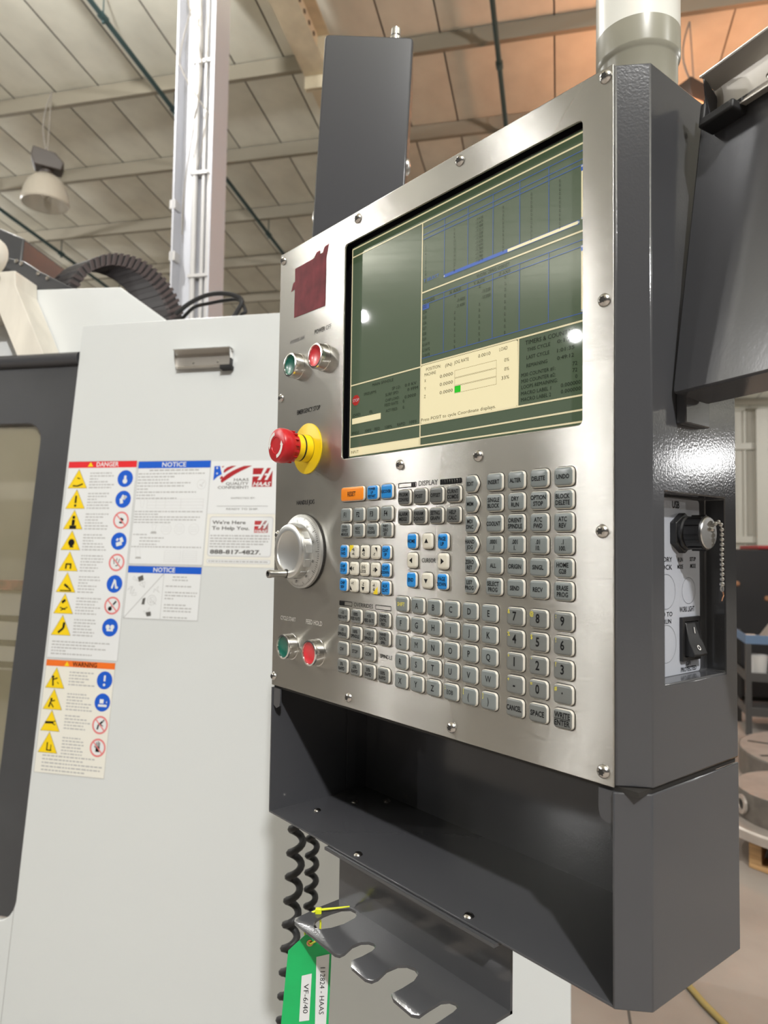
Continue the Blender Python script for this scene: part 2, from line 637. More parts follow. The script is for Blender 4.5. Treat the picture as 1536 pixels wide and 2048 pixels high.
for b0 in PB[1:]:
    f = Frame(hall(0, b0 - 0.05, roofz(b0)), HX, (0, 0, 1), -HY)
    if pp is None:
        mb = MB()
        mb.strip(f, [(-0.005, -0.07), (-0.008, 0.0), (-0.195, 0.0), (-0.195, -0.07), (-0.175, -0.07)], -22, 12, 0.006)
        pp = mb.build('purlin', 'purlin_paint', ceiling, smooth=20, origin=hall(0, b0, roofz(b0)))
    else:
        dup(pp, hall(0, b0, roofz(b0)), ceiling)

# rafter
mb = MB()
fr_ = Frame(hall(-2.66, 0, roofz(0) - 0.2), HX, (0, 0, 1))


def slab(mb, a0, a1, b0, b1, z0, z1, m=0):
    P = [hall(a, b_, roofz(b_) - z) for z in (z0, z1) for a, b_ in ((a0, b0), (a1, b0), (a1, b1), (a0, b1))]
    mb.add(P, [(3, 2, 1, 0), (4, 5, 6, 7), (0, 1, 5, 4), (1, 2, 6, 5), (2, 3, 7, 6), (3, 0, 4, 7)], m)


slab(mb, -2.78, -2.50, -4, 23, 0.66, 0.645)
slab(mb, -2.646, -2.634, -4, 23, 0.645, 0.215)
slab(mb, -2.78, -2.50, -4, 23, 0.215, 0.20)
slab(mb, -2.78, -2.50, 7.40, 7.42, 0.80, 0.20)
slab(mb, -2.78, -2.50, 7.44, 7.46, 0.80, 0.20)
raf = mb.build('rafter', 'beam_cream', ceiling, smooth=20)
for k in range(7):
    for s_ in (0, 1):
        mb = MB()
        c = hall(-2.633, 6.35 + 0.15 * k, roofz(6.35 + 0.15 * k) - 0.30 - 0.16 * s_)
        mb.lathe(c, HX, [(0.024, -0.004), (0.024, 0.012), (0.014, 0.016)], 8, 0, 0, 0)
        mb.build('bolt', 'beam_hole', raf)

# wall at the far end
wall = MB()
wall.quad([hall(-34, 24, 0), hall(34, 24, 0), hall(34, 24, 6.2), hall(-34, 24, 6.2)])
wall_back = wall.build('wall_back', 'wall_sheet', kind='structure')
tag(wall_back, 'pale ribbed sheet metal wall at the far end of the hall')
pr_ = None
for k in range(14):
    a = 4.0 + k * 0.30
    if pr_ is None:
        mb = MB()
        f = frame_hall(a, 23.98, 0)
        mb.prism(Frame(f.o, f.ex, f.n, (0, 0, 1)), [(-0.05, 0), (0.05, 0), (0.03, 0.04), (-0.03, 0.04)], 0, 5.7)
        pr_ = mb.build('wall_rib', 'wall_sheet', wall_back, origin=hall(a, 23.98, 0))
    else:
        dup(pr_, hall(a, 23.98, 0), wall_back)
for z in (1.66, 4.5):
    mb = MB()
    mb.box(frame_hall(0, 23.9, z), -20, 20, 0, 0.20, -0.05, 0.09)
    mb.build('girt', 'wall_sheet', wall_back, bevel=0.01)
mb = MB()
f = frame_hall(5.92, 23.7, 0)
mb.box(f, -0.16, 0.16, 0, 5.7, -0.02, 0.02)
mb.box(f, -0.008, 0.008, 0, 5.7, -0.2, -0.02)
mb.build('wall_post', 'wall_sheet', wall_back)

# white H column with conduits
CO = hall(-3.38, 6.2, 0)
fc = Frame(CO, HX, (0, 0, 1), HX.cross(V((0, 0, 1))))
mb = MB()
mb.box(fc, -0.20, -0.186, 0, 7.4, -0.15, 0.15)
mb.box(fc, 0.186, 0.20, 0, 7.4, -0.15, 0.15)
mb.box(fc, -0.19, 0.19, 0, 7.4, -0.006, 0.006)
column = mb.build('steel_column', 'column_white', kind='structure', smooth=20)
tag(column, 'white steel H column with conduits rising behind the machine')
for u, r in ((-0.02, 0.028), (0.07, 0.020), (0.13, 0.024)):
    mb = MB()
    mb.tube([fc.p(u, 0, 0.05), fc.p(u, 7.2, 0.05)], r, 10)
    mb.build('conduit', 'conduit', column)
for z in (3.9, 4.9, 6.0):
    mb = MB()
    mb.box(fc, -0.06, 0.165, z, z + 0.03, 0.006, 0.085)
    mb.build('conduit_clamp', 'conduit', column)
for k, (z0, z1, a, off) in enumerate(((6.9, 4.3, 0.10, 0.13), (7.0, 5.4, -0.12, 0.16), (7.0, 4.9, 0.17, 0.18))):
    mb = MB()
    mb.tube([fc.p(-0.02 + a * math.sin(t * 5 + k) * 0.8 + (0.25 if k == 2 and t > 0.5 else 0) * (1 - abs(2 * t - 1.5) * 2 if t > 0.5 else 0), z0 + (z1 - z0) * t, off) for t in [i / 24 for i in range(25)]], 0.006, 6)
    mb.build('loose_wire', 'wire', column)
for u, z in ((-0.23, 4.55), (-0.22, 4.05)):
    mb = MB()
    mb.box(fc, u, u + 0.06, z, z + 0.09, 0.05, 0.15)
    mb.build('junction_box', 'conduit', column, bevel=0.005)

# sprinkler pipes
for a, lab in ((-4.80, 'dark green sprinkler pipe slanting down to the left of and behind the white column'),
               (-8.85, 'dark green sprinkler pipe at the far left, running down behind the machine top'),
               (-0.68, 'dark green sprinkler pipe seen between the grey arm box and the beacon')):
    t = thing('sprinkler_pipe', lab, 'pipe', hall(a, 3.6, roofz(3.6) - 0.30), 'sprinkler pipes under the roof')
    mb = MB()
    mb.tube([hall(a, 3.6, roofz(3.6) - 0.30), hall(a, 21, roofz(21) - 0.30)], 0.030, 10)
    mb.build('pipe', 'pipe_green', t)
    for b_ in (5.4, 6.6, 8.1, 9.3, 11.2, 13.0):
        mb = MB()
        c = hall(a, b_, roofz(b_) - 0.30)
        mb.lathe(c, HY, [(0.036, -0.05), (0.042, -0.05), (0.042, 0.05), (0.036, 0.05)], 10)
        mb.tube([c, c + V((0, 0, 0.26))], 0.008, 6)
        mb.tube([c, c - V((0, 0, 0.07))], 0.016, 6)
        mb.build('hanger', 'pipe_green', t)


# high-bay lamps
def lamp(loc, top, label, glass, group='high-bay lamps'):
    t = thing('high_bay_lamp', label, 'lamp', loc, group)
    loc = V(loc)
    mb = MB()
    mb.lathe(loc, (0, 0, 1), [(0.275, 0.0), (0.285, 0.02), (0.262, 0.16), (0.215, 0.28), (0.13, 0.36), (0.06, 0.385)], 28, 0, None, 0)
    mb.build('glass_shade', glass, t)
    f = Frame(loc + V((0, 0, 0.40)), HX * 0.8 + HY * 0.6, (0, 0, 1))
    mb = MB()
    mb.lathe(loc + V((0, 0, 0.37)), (0, 0, 1), [(0.06, 0), (0.08, 0.03), (0.08, 0.06), (0.05, 0.09)], 14, 0, 0, 0)
    mb.prism(f, [(-0.14, 0.05), (0.17, 0.03), (0.20, 0.13), (0.10, 0.24), (-0.16, 0.28), (-0.18, 0.16)], -0.11, 0.11)
    mb.build('ballast_housing', 'lamp_body', t, bevel=0.012)
    mb = MB()
    mb.lathe(loc + V((0, 0, 0.17)), (0, 0, 1), [(0.03, 0.2), (0.045, 0.08), (0.045, -0.05), (0.02, -0.09)], 12, 0, 0, 0)
    mb.build('bulb', 'lamp_lit' if glass == 'lamp_lit' else 'lamp_glass', t)
    top = V(top)
    mb = MB()
    a = loc + V((0, 0, 0.66))
    mb.tube([a, top], 0.008, 6)
    mb.tube([a + (top - a) * k / 10 + HX * (-0.09 * math.sin(math.pi * k / 10)) for k in range(11)], 0.010, 6)
    mb.build('suspension_cord', 'wire', t)
    return t


lamp(hall(-6.28, 7.62, 5.60), hall(-6.25, 7.62, roofz(7.62) - 0.2), 'unlit glass high-bay lamp hanging from a purlin at the upper left', 'lamp_glass')
LB = hall(1.38, 8.0, 5.63)
lamp(LB, hall(1.34, 8.0, roofz(8.0) - 0.2), 'orange-lit high-bay lamp hanging behind the pendant, mostly hidden by its clipboard', 'lamp_lit')
# =================================================================== CONTROL PENDANT
Z0, Z1 = 1.2, 1.7268
PN = thing('control_pendant', 'dark grey machine control pendant with brushed steel keypad panel and display', 'control panel', (0.235, 0.08, 1.0513))
# sheet metal housing with chamfered right edge and a recess in its right side
D = 0.147
xs = [(0.0, 0.0022), (0.4695, 0.0022), (0.4885, 0.0195), (0.4885, D), (-0.0185, D), (-0.0185, 0.0195)]
mb = MB()
n = len(xs)
P = [V((x, y, Z0 + 0.0005)) for x, y in xs] + [V((x, y, Z1)) for x, y in xs]
F = [tuple(range(n)), tuple(range(n, 2 * n))] + [(i, (i + 1) % n, n + (i + 1) % n, n + i) for i in range(n) if i not in (2, 0)]
ry0, ry1, rz0, rz1, rx = 0.0353, 0.1283, 1.2710, 1.4103, 0.4715
hol = [(ry0, rz0), (ry1, rz0), (ry1, rz1), (ry0, rz1)]
P += [V((0.4885, y, z)) for y, z in hol] + [V((rx, y, z)) for y, z in hol]
o1, i1 = [2, 3, n + 3, n + 2], [2 * n + k for k in range(4)]
F += [(o1[k], o1[(k + 1) % 4], i1[(k + 1) % 4], i1[k]) for k in range(4)]
F += [(i1[k], i1[(k + 1) % 4], i1[(k + 1) % 4] + 4, i1[k] + 4) for k in range(4)]
F += [tuple(k + 4 for k in i1)]
# front face of the housing, open where the display sits
dx0, dx1, dz0, dz1 = 0.128, 0.4505, 1.452, 1.704
P += [V((x, 0.0022, z)) for x, z in ((dx0, dz0), (dx1, dz0), (dx1, dz1), (dx0, dz1))]
k0 = 2 * n + 8
o2 = [0, 1, n + 1, n]
F += [(o2[k], o2[(k + 1) % 4], k0 + (k + 1) % 4, k0 + k) for k in range(4)]
mb.add(P, F)
mb.build('housing', 'grey_orange_peel', PN, smooth=25, bevel=0.0013)

# brushed plate
ow = rrect(0.1354, 0.4428, 1.4612, 1.6968, 0.0045, 4)
mb = MB()
plate_hole(mb, FP, 0.0, 0.4695, Z0, Z1, ow, -0.0021, 0.0)
mb.build('front_plate', 'brushed_steel', PN, smooth=20, bevel=0.0006, origin=(0, 0, 0), uv=lambda c: (c.z, c.x))

# display
mb = MB()
mb.box(FP, 0.120, 0.456, 1.446, 1.712, -0.030, -0.0135)
disp = mb.build('display', 'bezel_black', PN)
tag(disp, 'recessed dark green display in a black bezel')
bz = MB()
plate_hole(bz, FP, 0.1285, 0.450, 1.4525, 1.7035, rrect(0.1328, 0.4455, 1.4636, 1.6972, 0.002, 3), -0.0134, -0.0112)
bz.build('bezel', 'bezel_black', disp, bevel=0.0004)
g = MB()
g.sheet(FSC, [(0.1325, 1.4634), (0.446, 1.4634), (0.446, 1.6975), (0.1325, 1.6975)], -0.0003)
g.build('screen_surface', 'lcd_green', disp)
XR = 0.4445
LW = 0.0011
lin = MB()
BL = MB()


def rect_line(mbx, u0, u1, v0, v1, w, h, m=0):
    for a, b_ in (((u0, v0), (u1, v0)), ((u1, v0), (u1, v1)), ((u1, v1), (u0, v1)), ((u0, v1), (u0, v0))):
        line2d(mbx, FSC, a, b_, w, h, m)


for a, b_ in (((0.1335, 1.6952), (XR, 1.6952)), ((0.1340, 1.6862), (XR, 1.6862)), ((0.1335, 1.6952), (0.1343, 1.4656)), ((0.2483, 1.6862), (0.2480, 1.4656)),
              ((0.2483, 1.6160), (XR, 1.6160)), ((0.2483, 1.5447), (XR, 1.5447)), ((0.1340, 1.5430), (0.2483, 1.5430)), ((0.1343, 1.4866), (XR, 1.4866)),
              ((0.2480, 1.4740), (XR, 1.4752)), ((0.1343, 1.4659), (XR, 1.4659)), ((0.3706, 1.5447), (0.3700, 1.4866)), ((0.1343, 1.4735), (0.2480, 1.4735))):
    line2d(lin, FSC, a, b_, LW * 1.25, 0.00008)
lin.build('frame_lines', 'lcd_line', disp, kind='stuff')
for q in (rrect(0.2489, 0.3697, 1.4872, 1.5436, 0.002), [(0.1347, 1.4661), (0.2470, 1.4661), (0.2470, 1.4733), (0.1347, 1.4733)], [(0.1377, 1.5000), (0.1870, 1.5000), (0.1870, 1.5062), (0.1377, 1.5062)],
          [(0.3579, 1.6228), (0.4300, 1.6228), (0.4300, 1.6252), (0.3579, 1.6252)], [(0.4332, 1.6253), (0.4345, 1.6253), (0.4345, 1.6690), (0.4332, 1.6690)], [(0.4332, 1.5521), (0.4345, 1.5521), (0.4345, 1.6046), (0.4332, 1.6046)]):
    bx = MB()
    bx.sheet(FSC, q, 0.00012)
    bx.build('lit_box', 'lcd_cream', disp)
# blue table rules
for v in (1.6803, 1.6734, 1.6690, 1.6088, 1.6036, 1.5510):
    line2d(BL, FSC, (0.2495, v), (XR, v), 0.00055, 0.0001)
for u in (0.2794, 0.3101, 0.3408, 0.3711, 0.4016):
    line2d(BL, FSC, (u, 1.6803), (u, 1.6240), 0.00055, 0.0001)
    line2d(BL, FSC, (u, 1.6088), (u, 1.5510), 0.00055, 0.0001)
BL.sheet(FSC, [(0.2497, 1.5985), (0.2590, 1.5985), (0.2590, 1.6030), (0.2497, 1.6030)], 0.0001)
BL.build('table_rules', 'lcd_blue', disp, kind='stuff')
b2 = MB()
b2.sheet(FSC, [(0.2797, 1.6228), (0.3579, 1.6228), (0.3579, 1.6252), (0.2797, 1.6252)], 0.00013)
rect_line(b2, 0.2794, 0.4312, 1.6225, 1.6255, 0.0003, 0.00014)
b2.sheet(FSC, [(0.4330, 1.6640), (0.4347, 1.6640), (0.4347, 1.6690), (0.4330, 1.6690)], 0.00015)
b2.sheet(FSC, [(0.4330, 1.6000), (0.4347, 1.6000), (0.4347, 1.6046), (0.4330, 1.6046)], 0.00015)
text(b2, FSC, 'T SELECT', 0.2507, 1.6258, 0.0001, 0.0030, 0.0215)
b2.build('scroll_bars', 'lcd_bluebar', disp, kind='stuff')
for u, v in ((0.2797, 1.6240), (0.4307, 1.6240), (0.43385, 1.6680), (0.43385, 1.6262), (0.43385, 1.6036), (0.43385, 1.553)):
    b3 = MB()
    b3.sheet(FSC, circ(u, v, 0.0009, 8), 0.0002)
    b3.build('scroll_arrow', 'lcd_white', disp)
gb = MB()
gb.sheet(FSC, [(0.2951, 1.5100), (0.3028, 1.5100), (0.3028, 1.5160), (0.2951, 1.5160)], 0.00016)
gb.build('load_bar', 'lcd_lime', disp)
st = MB()
st.sheet(FSC, [(0.1439 + 0.0068 * math.cos(math.radians(22.5 + 45 * k)), 1.5258 + 0.0060 * math.sin(math.radians(22.5 + 45 * k))) for k in range(8)], 0.00012)
st.build('stop_sign', 'lcd_red', disp)
sw = MB()
text(sw, FSC, 'STOP', 0.1439, 1.5242, 0.0002, 0.0032, 0.0108, 'c')
sw.build('stop_lettering', 'lcd_white', disp)
tx = MB()
for v0, v1 in ((1.5242, 1.5308), (1.5168, 1.5235), (1.5097, 1.5161)):
    rect_line(tx, 0.2950, 0.3461, v0, v1, 0.00022, 0.00018)
tc_ = 0.0030
for t_, u, v, w in (('POSITION:', 0.256, 1.5374, 0.0204), ('(IN)', 0.2823, 1.5363, 0.0093), ('JOG RATE', 0.2941, 1.5369, 0.0187), ('0.0010', 0.3244, 1.537, 0.0146),
                    ('LOAD', 0.3494, 1.5378, 0.0092), ('MACHINE', 0.2537, 1.5325, 0.016), ('X', 0.2536, 1.5267, 0.0024), ('Y', 0.2535, 1.519, 0.0026), ('Z', 0.2534, 1.5114, 0.0024),
                    ('0.0000', 0.2752, 1.5272, 0.0174), ('0.0000', 0.2752, 1.5194, 0.0174), ('0.0000', 0.2752, 1.5117, 0.0174), ('0%', 0.355, 1.5275, 0.0055), ('0%', 0.355, 1.5197, 0.0055),
                    ('33%', 0.352, 1.5123, 0.0086), ('Press POSIT to cycle Coordinate displays.', 0.2496, 1.4890, 0.096), ('INPUT:', 0.1366, 1.468, 0.0143)):
    text(tx, FSC, t_, u, v, 0.0002, tc_, w)
for t_, u, v, w in (('TIMERS & COUNTERS', 0.3781, 1.5372, 0.0502), ('THIS CYCLE', 0.3799, 1.5314, 0.0237), ('0:12:3', 0.4105, 1.5318, 0.0163), ('LAST CYCLE', 0.3794, 1.5249, 0.0234),
                    ('1:01:35', 0.4105, 1.5244, 0.0163), ('REMAINING', 0.3794, 1.518, 0.0215), ('0:49:12', 0.4105, 1.5182, 0.016), ('M30 COUNTER #1:', 0.3739, 1.5108, 0.0351), ('72', 0.4253, 1.5111, 0.0043),
                    ('M30 COUNTER #2:', 0.374, 1.5057, 0.035), ('72', 0.4253, 1.5059, 0.0043), ('LOOPS REMAINING:', 0.374, 1.5007, 0.0369), ('0', 0.4279, 1.5007, 0.0018),
                    ('MACRO LABEL 1', 0.3737, 1.4954, 0.0308), ('0.000000', 0.4142, 1.4957, 0.0187), ('MACRO LABEL 2', 0.3737, 1.4902, 0.0309), ('0.000000', 0.4142, 1.4907, 0.0187)):
    text(tx, FSC, t_, u, v, 0.0002, 0.0030 if t_[0] != 'T' or t_[1] != 'I' else 0.0036, w)
tx.build('screen_text', 'lcd_ink', disp, kind='stuff')
td = MB()
for t_, u, v, w in (('MAIN SPINDLE', 0.1726, 1.5363, 0.0341), ('SPEED(RPM)', 0.158, 1.5285, 0.021), ('SP LD:', 0.205, 1.5272, 0.013), ('0.0 KV', 0.2251, 1.5272, 0.017), ('SURF SPD:', 0.1945, 1.5222, 0.021), ('0 FPM', 0.2289, 1.5222, 0.0156),
                    ('CHIP LOAD:', 0.1945, 1.5165, 0.022), ('0.0000', 0.2248, 1.5155, 0.0168), ('FEED RATE:', 0.1934, 1.5117, 0.022), ('0.', 0.222, 1.5117, 0.003), ('ACT FEED:', 0.1954, 1.5055, 0.0188), ('0.', 0.222, 1.5055, 0.003),
                    ('(OVRD)', 0.1385, 1.5082, 0.014), ('0%', 0.168, 1.5082, 0.005), ('SPINDLE', 0.1375, 1.4888, 0.013), ('100%', 0.161, 1.4888, 0.011), ('FEED', 0.177, 1.4888, 0.009), ('100%', 0.1947, 1.4888, 0.011), ('RAPID', 0.214, 1.4890, 0.012), ('100%', 0.2324, 1.4892, 0.0108),
                    ('WORK ZERO OFFSET', 0.3212, 1.6105, 0.0386), ('G CODE', 0.2515, 1.6046, 0.0150), ('X AXIS', 0.2867, 1.6046, 0.015), ('Y AXIS', 0.3177, 1.6046, 0.0135), ('Z AXIS', 0.3478, 1.6046, 0.013)):
    text(td, FSC, t_, u, v, 0.0002, 0.0029, w)
for k, nm in enumerate(('G52', 'G54', 'G55', 'G56', 'G57', 'G58', 'G59', 'G154 P1', 'G154 P2', 'G154 P3')):
    v = 1.6000 - 0.00537 * k
    text(td, FSC, nm, 0.2502, v, 0.0002, 0.0029, None, 'l', 0, 0, 0.72)
    text(td, FSC, '-31.4000' if k in (1, 2) else '0.', 0.3070 if k in (1, 2) else 0.2955, v, 0.0002, 0.0029, None, 'r', 0, 0, 0.72)
    text(td, FSC, '-13.3000' if k in (1, 2) else '0.', 0.3385 if k in (1, 2) else 0.3265, v, 0.0002, 0.0029, None, 'r', 0, 0, 0.72)
    text(td, FSC, '0.', 0.3565, v, 0.0002, 0.0029, None, 'r', 0, 0, 0.72)
for k in range(12):
    v = 1.6630 - 0.0035 * k
    text(td, FSC, str(k + 1), 0.2525, v, 0.0002, 0.0025, None, 'l', 0, 0, 0.7)
    text(td, FSC, str(7 + k), 0.2920, v, 0.0002, 0.0025, None, 'l', 0, 0, 0.7)
    text(td, FSC, '-11.%d0' % (4100 // 10 + 37 * k), 0.3200, v, 0.0002, 0.0025, None, 'l', 0, 0, 0.7)
    for u in (0.352, 0.383, 0.412):
        text(td, FSC, '0.', u, v, 0.0002, 0.0025, None, 'l', 0, 0, 0.7)
td.build('table_text', 'lcd_dim', disp, kind='stuff')

# worn red emblem printed on the plate
mb = MB()
emb = [(0.0340, 1.6400), (0.0995, 1.6385), (0.1000, 1.6935), (0.1048, 1.7085), (0.0957, 1.7070), (0.0930, 1.7018), (0.0866, 1.7018), (0.0874, 1.7062), (0.0795, 1.7062), (0.0752, 1.7005),
       (0.0340, 1.6998), (0.0345, 1.6842), (0.0305, 1.6832), (0.0262, 1.6734), (0.0343, 1.6752)]
mb.sheet(FP, emb, 0.00025)
tag(mb.build('printed_emblem', 'logo_maroon', PN), 'worn dark red square emblem with slanted strokes at its top')

# panel lettering
for t_, u, v, w, mt, hh in (('POWER OFF', 0.0790, 1.6100, 0.0330, 'ink', 0.0052), ('POWER ON', 0.0265, 1.6096, 0.0300, 'ink_worn', 0.0042), ('EMERGENCY STOP', 0.0450, 1.5214, 0.0480, 'ink', 0.0052),
                            ('HANDLE JOG', 0.0480, 1.4150, 0.0370, 'ink', 0.0048), ('CYCLE START', 0.0180, 1.2795, 0.0330, 'ink_pale', 0.0046), ('FEED HOLD', 0.0730, 1.2795, 0.0320, 'ink_pale', 0.0050),
                            ('DISPLAY', 0.2605, 1.4252, 0.0262, 'ink', 0.0046), ('OVERRIDES', 0.1622, 1.3053, 0.0320, 'ink', 0.0040), ('CURSOR', 0.2662, 1.3535, 0.0188, 'ink', 0.0040), ('SPINDLE', 0.2070, 1.2580, 0.0185, 'ink', 0.0038)):
    mb = MB()
    text(mb, FP, t_, u, v, 0.0002, hh, w, 'l', 0, 0.008)
    mb.build('plate_lettering', mt, PN)
for u0, u1, v, d0, d1 in ((0.2315, 0.2570, 1.4270, 0.250, 0.257), (0.2900, 0.3165, 1.4270, 0.290, 0.3165), (0.1370, 0.1590, 1.3072, 0.1370, 0.146), (0.1985, 0.2225, 1.3072, 0.0, 0.0)):
    mb = MB()
    for a, b_ in (((u0, v + 0.0021), (u1, v + 0.0021)), ((u0, v - 0.0021), (u1, v - 0.0021)), ((u0, v - 0.0021), (u0, v + 0.0021)), ((u1, v - 0.0021), (u1, v + 0.0021))):
        line2d(mb, FP, a, b_, 0.0007, 0.0002)
    if d1 > d0:
        x = d0
        while x < d1 - 0.001:
            mb.sheet(FP, [(x, v - 0.0019), (x + 0.0026, v - 0.0017), (x + 0.0024, v + 0.0015), (x, v + 0.0019)], 0.00021)
            x += 0.0031
    mb.build('worn_bar', 'ink', PN)

# screws
sc0 = None
SCR = [(0.4632, 1.7196), (0.3113, 1.7184), (0.1586, 1.7182), (0.0073, 1.7175), (0.0083, 1.5468), (0.0078, 1.3800), (0.0050, 1.2107), (0.1560, 1.2106), (0.3076, 1.2100), (0.4610, 1.2095), (0.4620, 1.5508), (0.4602, 1.3809), (0.2332, 1.4474), (0.3366, 1.4470)]
star = []
for k in range(12):
    a = 2 * math.pi * k / 12
    rr = 0.0028 if k % 2 == 0 else 0.0019
    star.append((rr * math.cos(a), rr * math.sin(a)))
for u, v in SCR:
    if sc0 is None:
        mb = MB()
        mb.lathe(FP.p(u, v), FP.n, [(0.0050, 0.0), (0.0051, 0.0006), (0.0044, 0.0020), (0.0030, 0.0030), (0.0012, 0.0034), (0.0001, 0.0034)], 20, 0, None, 0)
        mb.prism(Frame(FP.p(u, v), FP.ex, FP.ez, FP.n), star, 0.0020, 0.00346, 1)
        sc0 = mb.build('plate_screw', ['screw_steel', 'gasket_or_shade'], PN, origin=FP.p(u, v))
    else:
        dup(sc0, FP.p(u, v), PN)

# ------------------------------------------------------------------ keys
KP = {}


def key_mesh(w, h, face, shape='r', dome=1.0):
    k = (w, h, face, shape)
    if k in KP:
        return KP[k]

    def loop(ins, y):
        if shape == 'p':
            hw, hh = w / 2 - ins, h / 2 - ins
            t = hw - 0.0042
            base = [(-hw, -hh), (t, -hh), (hw, 0), (t, hh), (-hw, hh)]
            r = 0.0022
            out = []
            for i in range(5):
                p0, p1, p2 = V((*base[i - 1], 0)), V((*base[i], 0)), V((*base[(i + 1) % 5], 0))
                a, b_ = (p0 - p1).normalized() * r + p1, (p2 - p1).normalized() * r + p1
                for q in range(4):
                    tt = q / 3
                    c = a * (1 - tt) ** 2 + p1 * 2 * tt * (1 - tt) + b_ * tt * tt
                    out.append((c.x, c.y))
        else:
            out = rrect(-w / 2 + ins, w / 2 - ins, -h / 2 + ins, h / 2 - ins, max(0.0012, 0.0034 - ins), 4)
        return [V((a, -y, b_)) for a, b_ in out]
    mb = MB()
    mb.loft([loop(-0.0006, 0.0), loop(-0.0006, 0.00025), loop(0.0, 0.00026), loop(0.0, 0.0017), loop(0.0005, 0.0025), loop(0.0011, 0.0030), loop(0.0020, 0.0032)], [2, 2, 0, 0, 1, 1], None, 1)  # dark outer ring paints in the shadow of the gap round the key
    me = mb.build('key', ['key_rim', face, 'gasket_or_shade'], None, 50, origin=(0, 0, 0))
    dm = me.data
    bpy.data.objects.remove(me)
    KP[k] = dm
    return dm


def key(u, v, lines, face='key_grey', w=0.0178, h=0.0148, cap=0.0034, ink='ink', shape='r', bold=0.022, marks=None, corner=None, shift=None, vo=0.0, xs=0.80):
    dm = key_mesh(w, h, face, shape)
    k = place('key', dm, V((u, 0, v)), PN)
    f = Frame((u, 0, v), (1, 0, 0), (0, 0, 1), (0, -1, 0))
    mats = [ink]
    mb = MB()
    n = len(lines)
    gap = cap * 1.42
    maxw = w * 0.86 if shape == 'r' else w * 0.70
    for i, s in enumerate(lines):
        if not s:
            continue
        g_ = glyphs(s, bold)
        nat = (g_[3] - g_[2]) * (cap / 0.7) * xs
        cx = -0.0014 if shape == 'p' else 0
        text(mb, f, s, cx, (n - 1) * gap / 2 - i * gap - cap / 2 + vo, 0.00335, cap, maxw if nat > maxw else None, 'c', 0, bold, xs)
    for mk in marks or []:
        mb.sheet(f, mk, 0.00335, 0)
    if shift:
        text(mb, f, shift, -w * 0.33, h * 0.16, 0.00336, 0.0034, None, 'c', len(mats), 0.008, 0.8)
        mats.append('ink_yellow')
    if corner:
        mb.sheet(f, corner, 0.0033, len(mats))
        mats.append('yellow_corner')
    if mb.v:
        mb.build('key_legend', mats, k)
    return k


TRI_U = [(-0.0026, -0.0016), (0.0026, -0.0016), (0, 0.0026)]
TRI_D = [(-0.0026, 0.0016), (0, -0.0026), (0.0026, 0.0016)]
TRI_L = [(0.0016, -0.0028), (0.0016, 0.0028), (-0.0026, 0)]
TRI_R = [(-0.0016, -0.0028), (0.0026, 0), (-0.0016, 0.0028)]


def mv(t, a, b_):
    return [(x + a, y + b_) for x, y in t]


# right-hand mode block
rows = [('EDIT', [['INSERT'], ['ALTER'], ['DELETE'], ['UNDO']]), ('MEM', [['SINGLE', 'BLOCK'], ['DRY', 'RUN'], ['OPTION', 'STOP'], ['BLOCK', 'DELETE']]),
        ('MDI DNC', [['COOLNT'], ['ORIENT', 'SPINDLE'], ['ATC', 'FWD'], ['ATC', 'REV']]), ('HAND JOG', [['.0001', '.1'], ['.001', '1.'], ['.01', '10.'], ['.1', '100.']]),
        ('ZERO RET', [['ALL'], ['ORIGIN'], ['SINGL'], ['HOME', 'G28']]), ('LIST PROG', [['SELECT', 'PROG'], ['SEND'], ['RECV'], ['ERASE', 'PROG']])]
for j, (mo, cols) in enumerate(rows):
    v = 1.4229 - 0.01745 * j
    key(0.3319, v, mo.split(), w=0.0158, shape='p', cap=0.0033)
    for i, ls in enumerate(cols):
        key(0.3574 + 0.02335 * i, v, ls, cap=0.0034)
# letters
al = ['SHIFT', 'A', 'B', 'C', 'D', 'E', 'F', 'G', 'H', 'I', 'J', 'K', 'L', 'M', 'N', 'O', 'P', 'Q', 'R', 'S', 'T', 'U', 'V', 'W', 'X', 'Y', 'Z', 'EOB', '(', ')']
for q, s in enumerate(al):
    i, j = q % 6, q // 6
    key(0.2408 + 0.02240 * i, 1.3131 - 0.01806 * j, [s], cap=0.0036 if len(s) > 1 else 0.0053, ink='ink_yellow' if s == 'SHIFT' else 'ink', shift={'EOB': ';', '(': '[', ')': ']'}.get(s), w=0.0176, bold=0.0 if s in 'MW' else 0.010)
nb = [('7', '&'), ('8', '@'), ('9', ':'), ('4', '%'), ('5', '$'), ('6', '!'), ('1', '*'), ('2', "'"), ('3', '?'), ('-', '+'), ('0', '='), ('.', '#')]
for q, (s, sh) in enumerate(nb):
    i, j = q % 3, q // 3
    key(0.3807 + 0.02335 * i, 1.3128 - 0.01815 * j, [s], 'key_numgrey', cap=0.0068, shift=sh, bold=0.02, vo=0.0005 if s not in '.' else 0.004)
for i, ls in enumerate((['CANCEL'], ['SPACE'], ['WRITE', 'ENTER'])):
    key(0.3807 + 0.02335 * i, 1.3128 - 0.01815 * 4, ls, 'key_numgrey', cap=0.0040, marks=[[(-0.0072, -0.0002), (0.0072, -0.0002), (0.0072, 0.0003), (-0.0072, 0.0003)]] if i == 2 else None)
# display block
for q, ls in enumerate((['PRGRM', 'CONVRS'], ['POSIT'], ['OFFSET'], ['CURNT', 'COMDS'], ['ALARM', 'MESGS'], ['PARAM', 'DGNOS'], ['SETNG', 'GRAPH'], ['HELP', 'CALC'])):
    key(0.2422 + 0.02232 * (q % 4), 1.4152 - 0.0186 * (q // 4), ls, 'key_darkgrey')
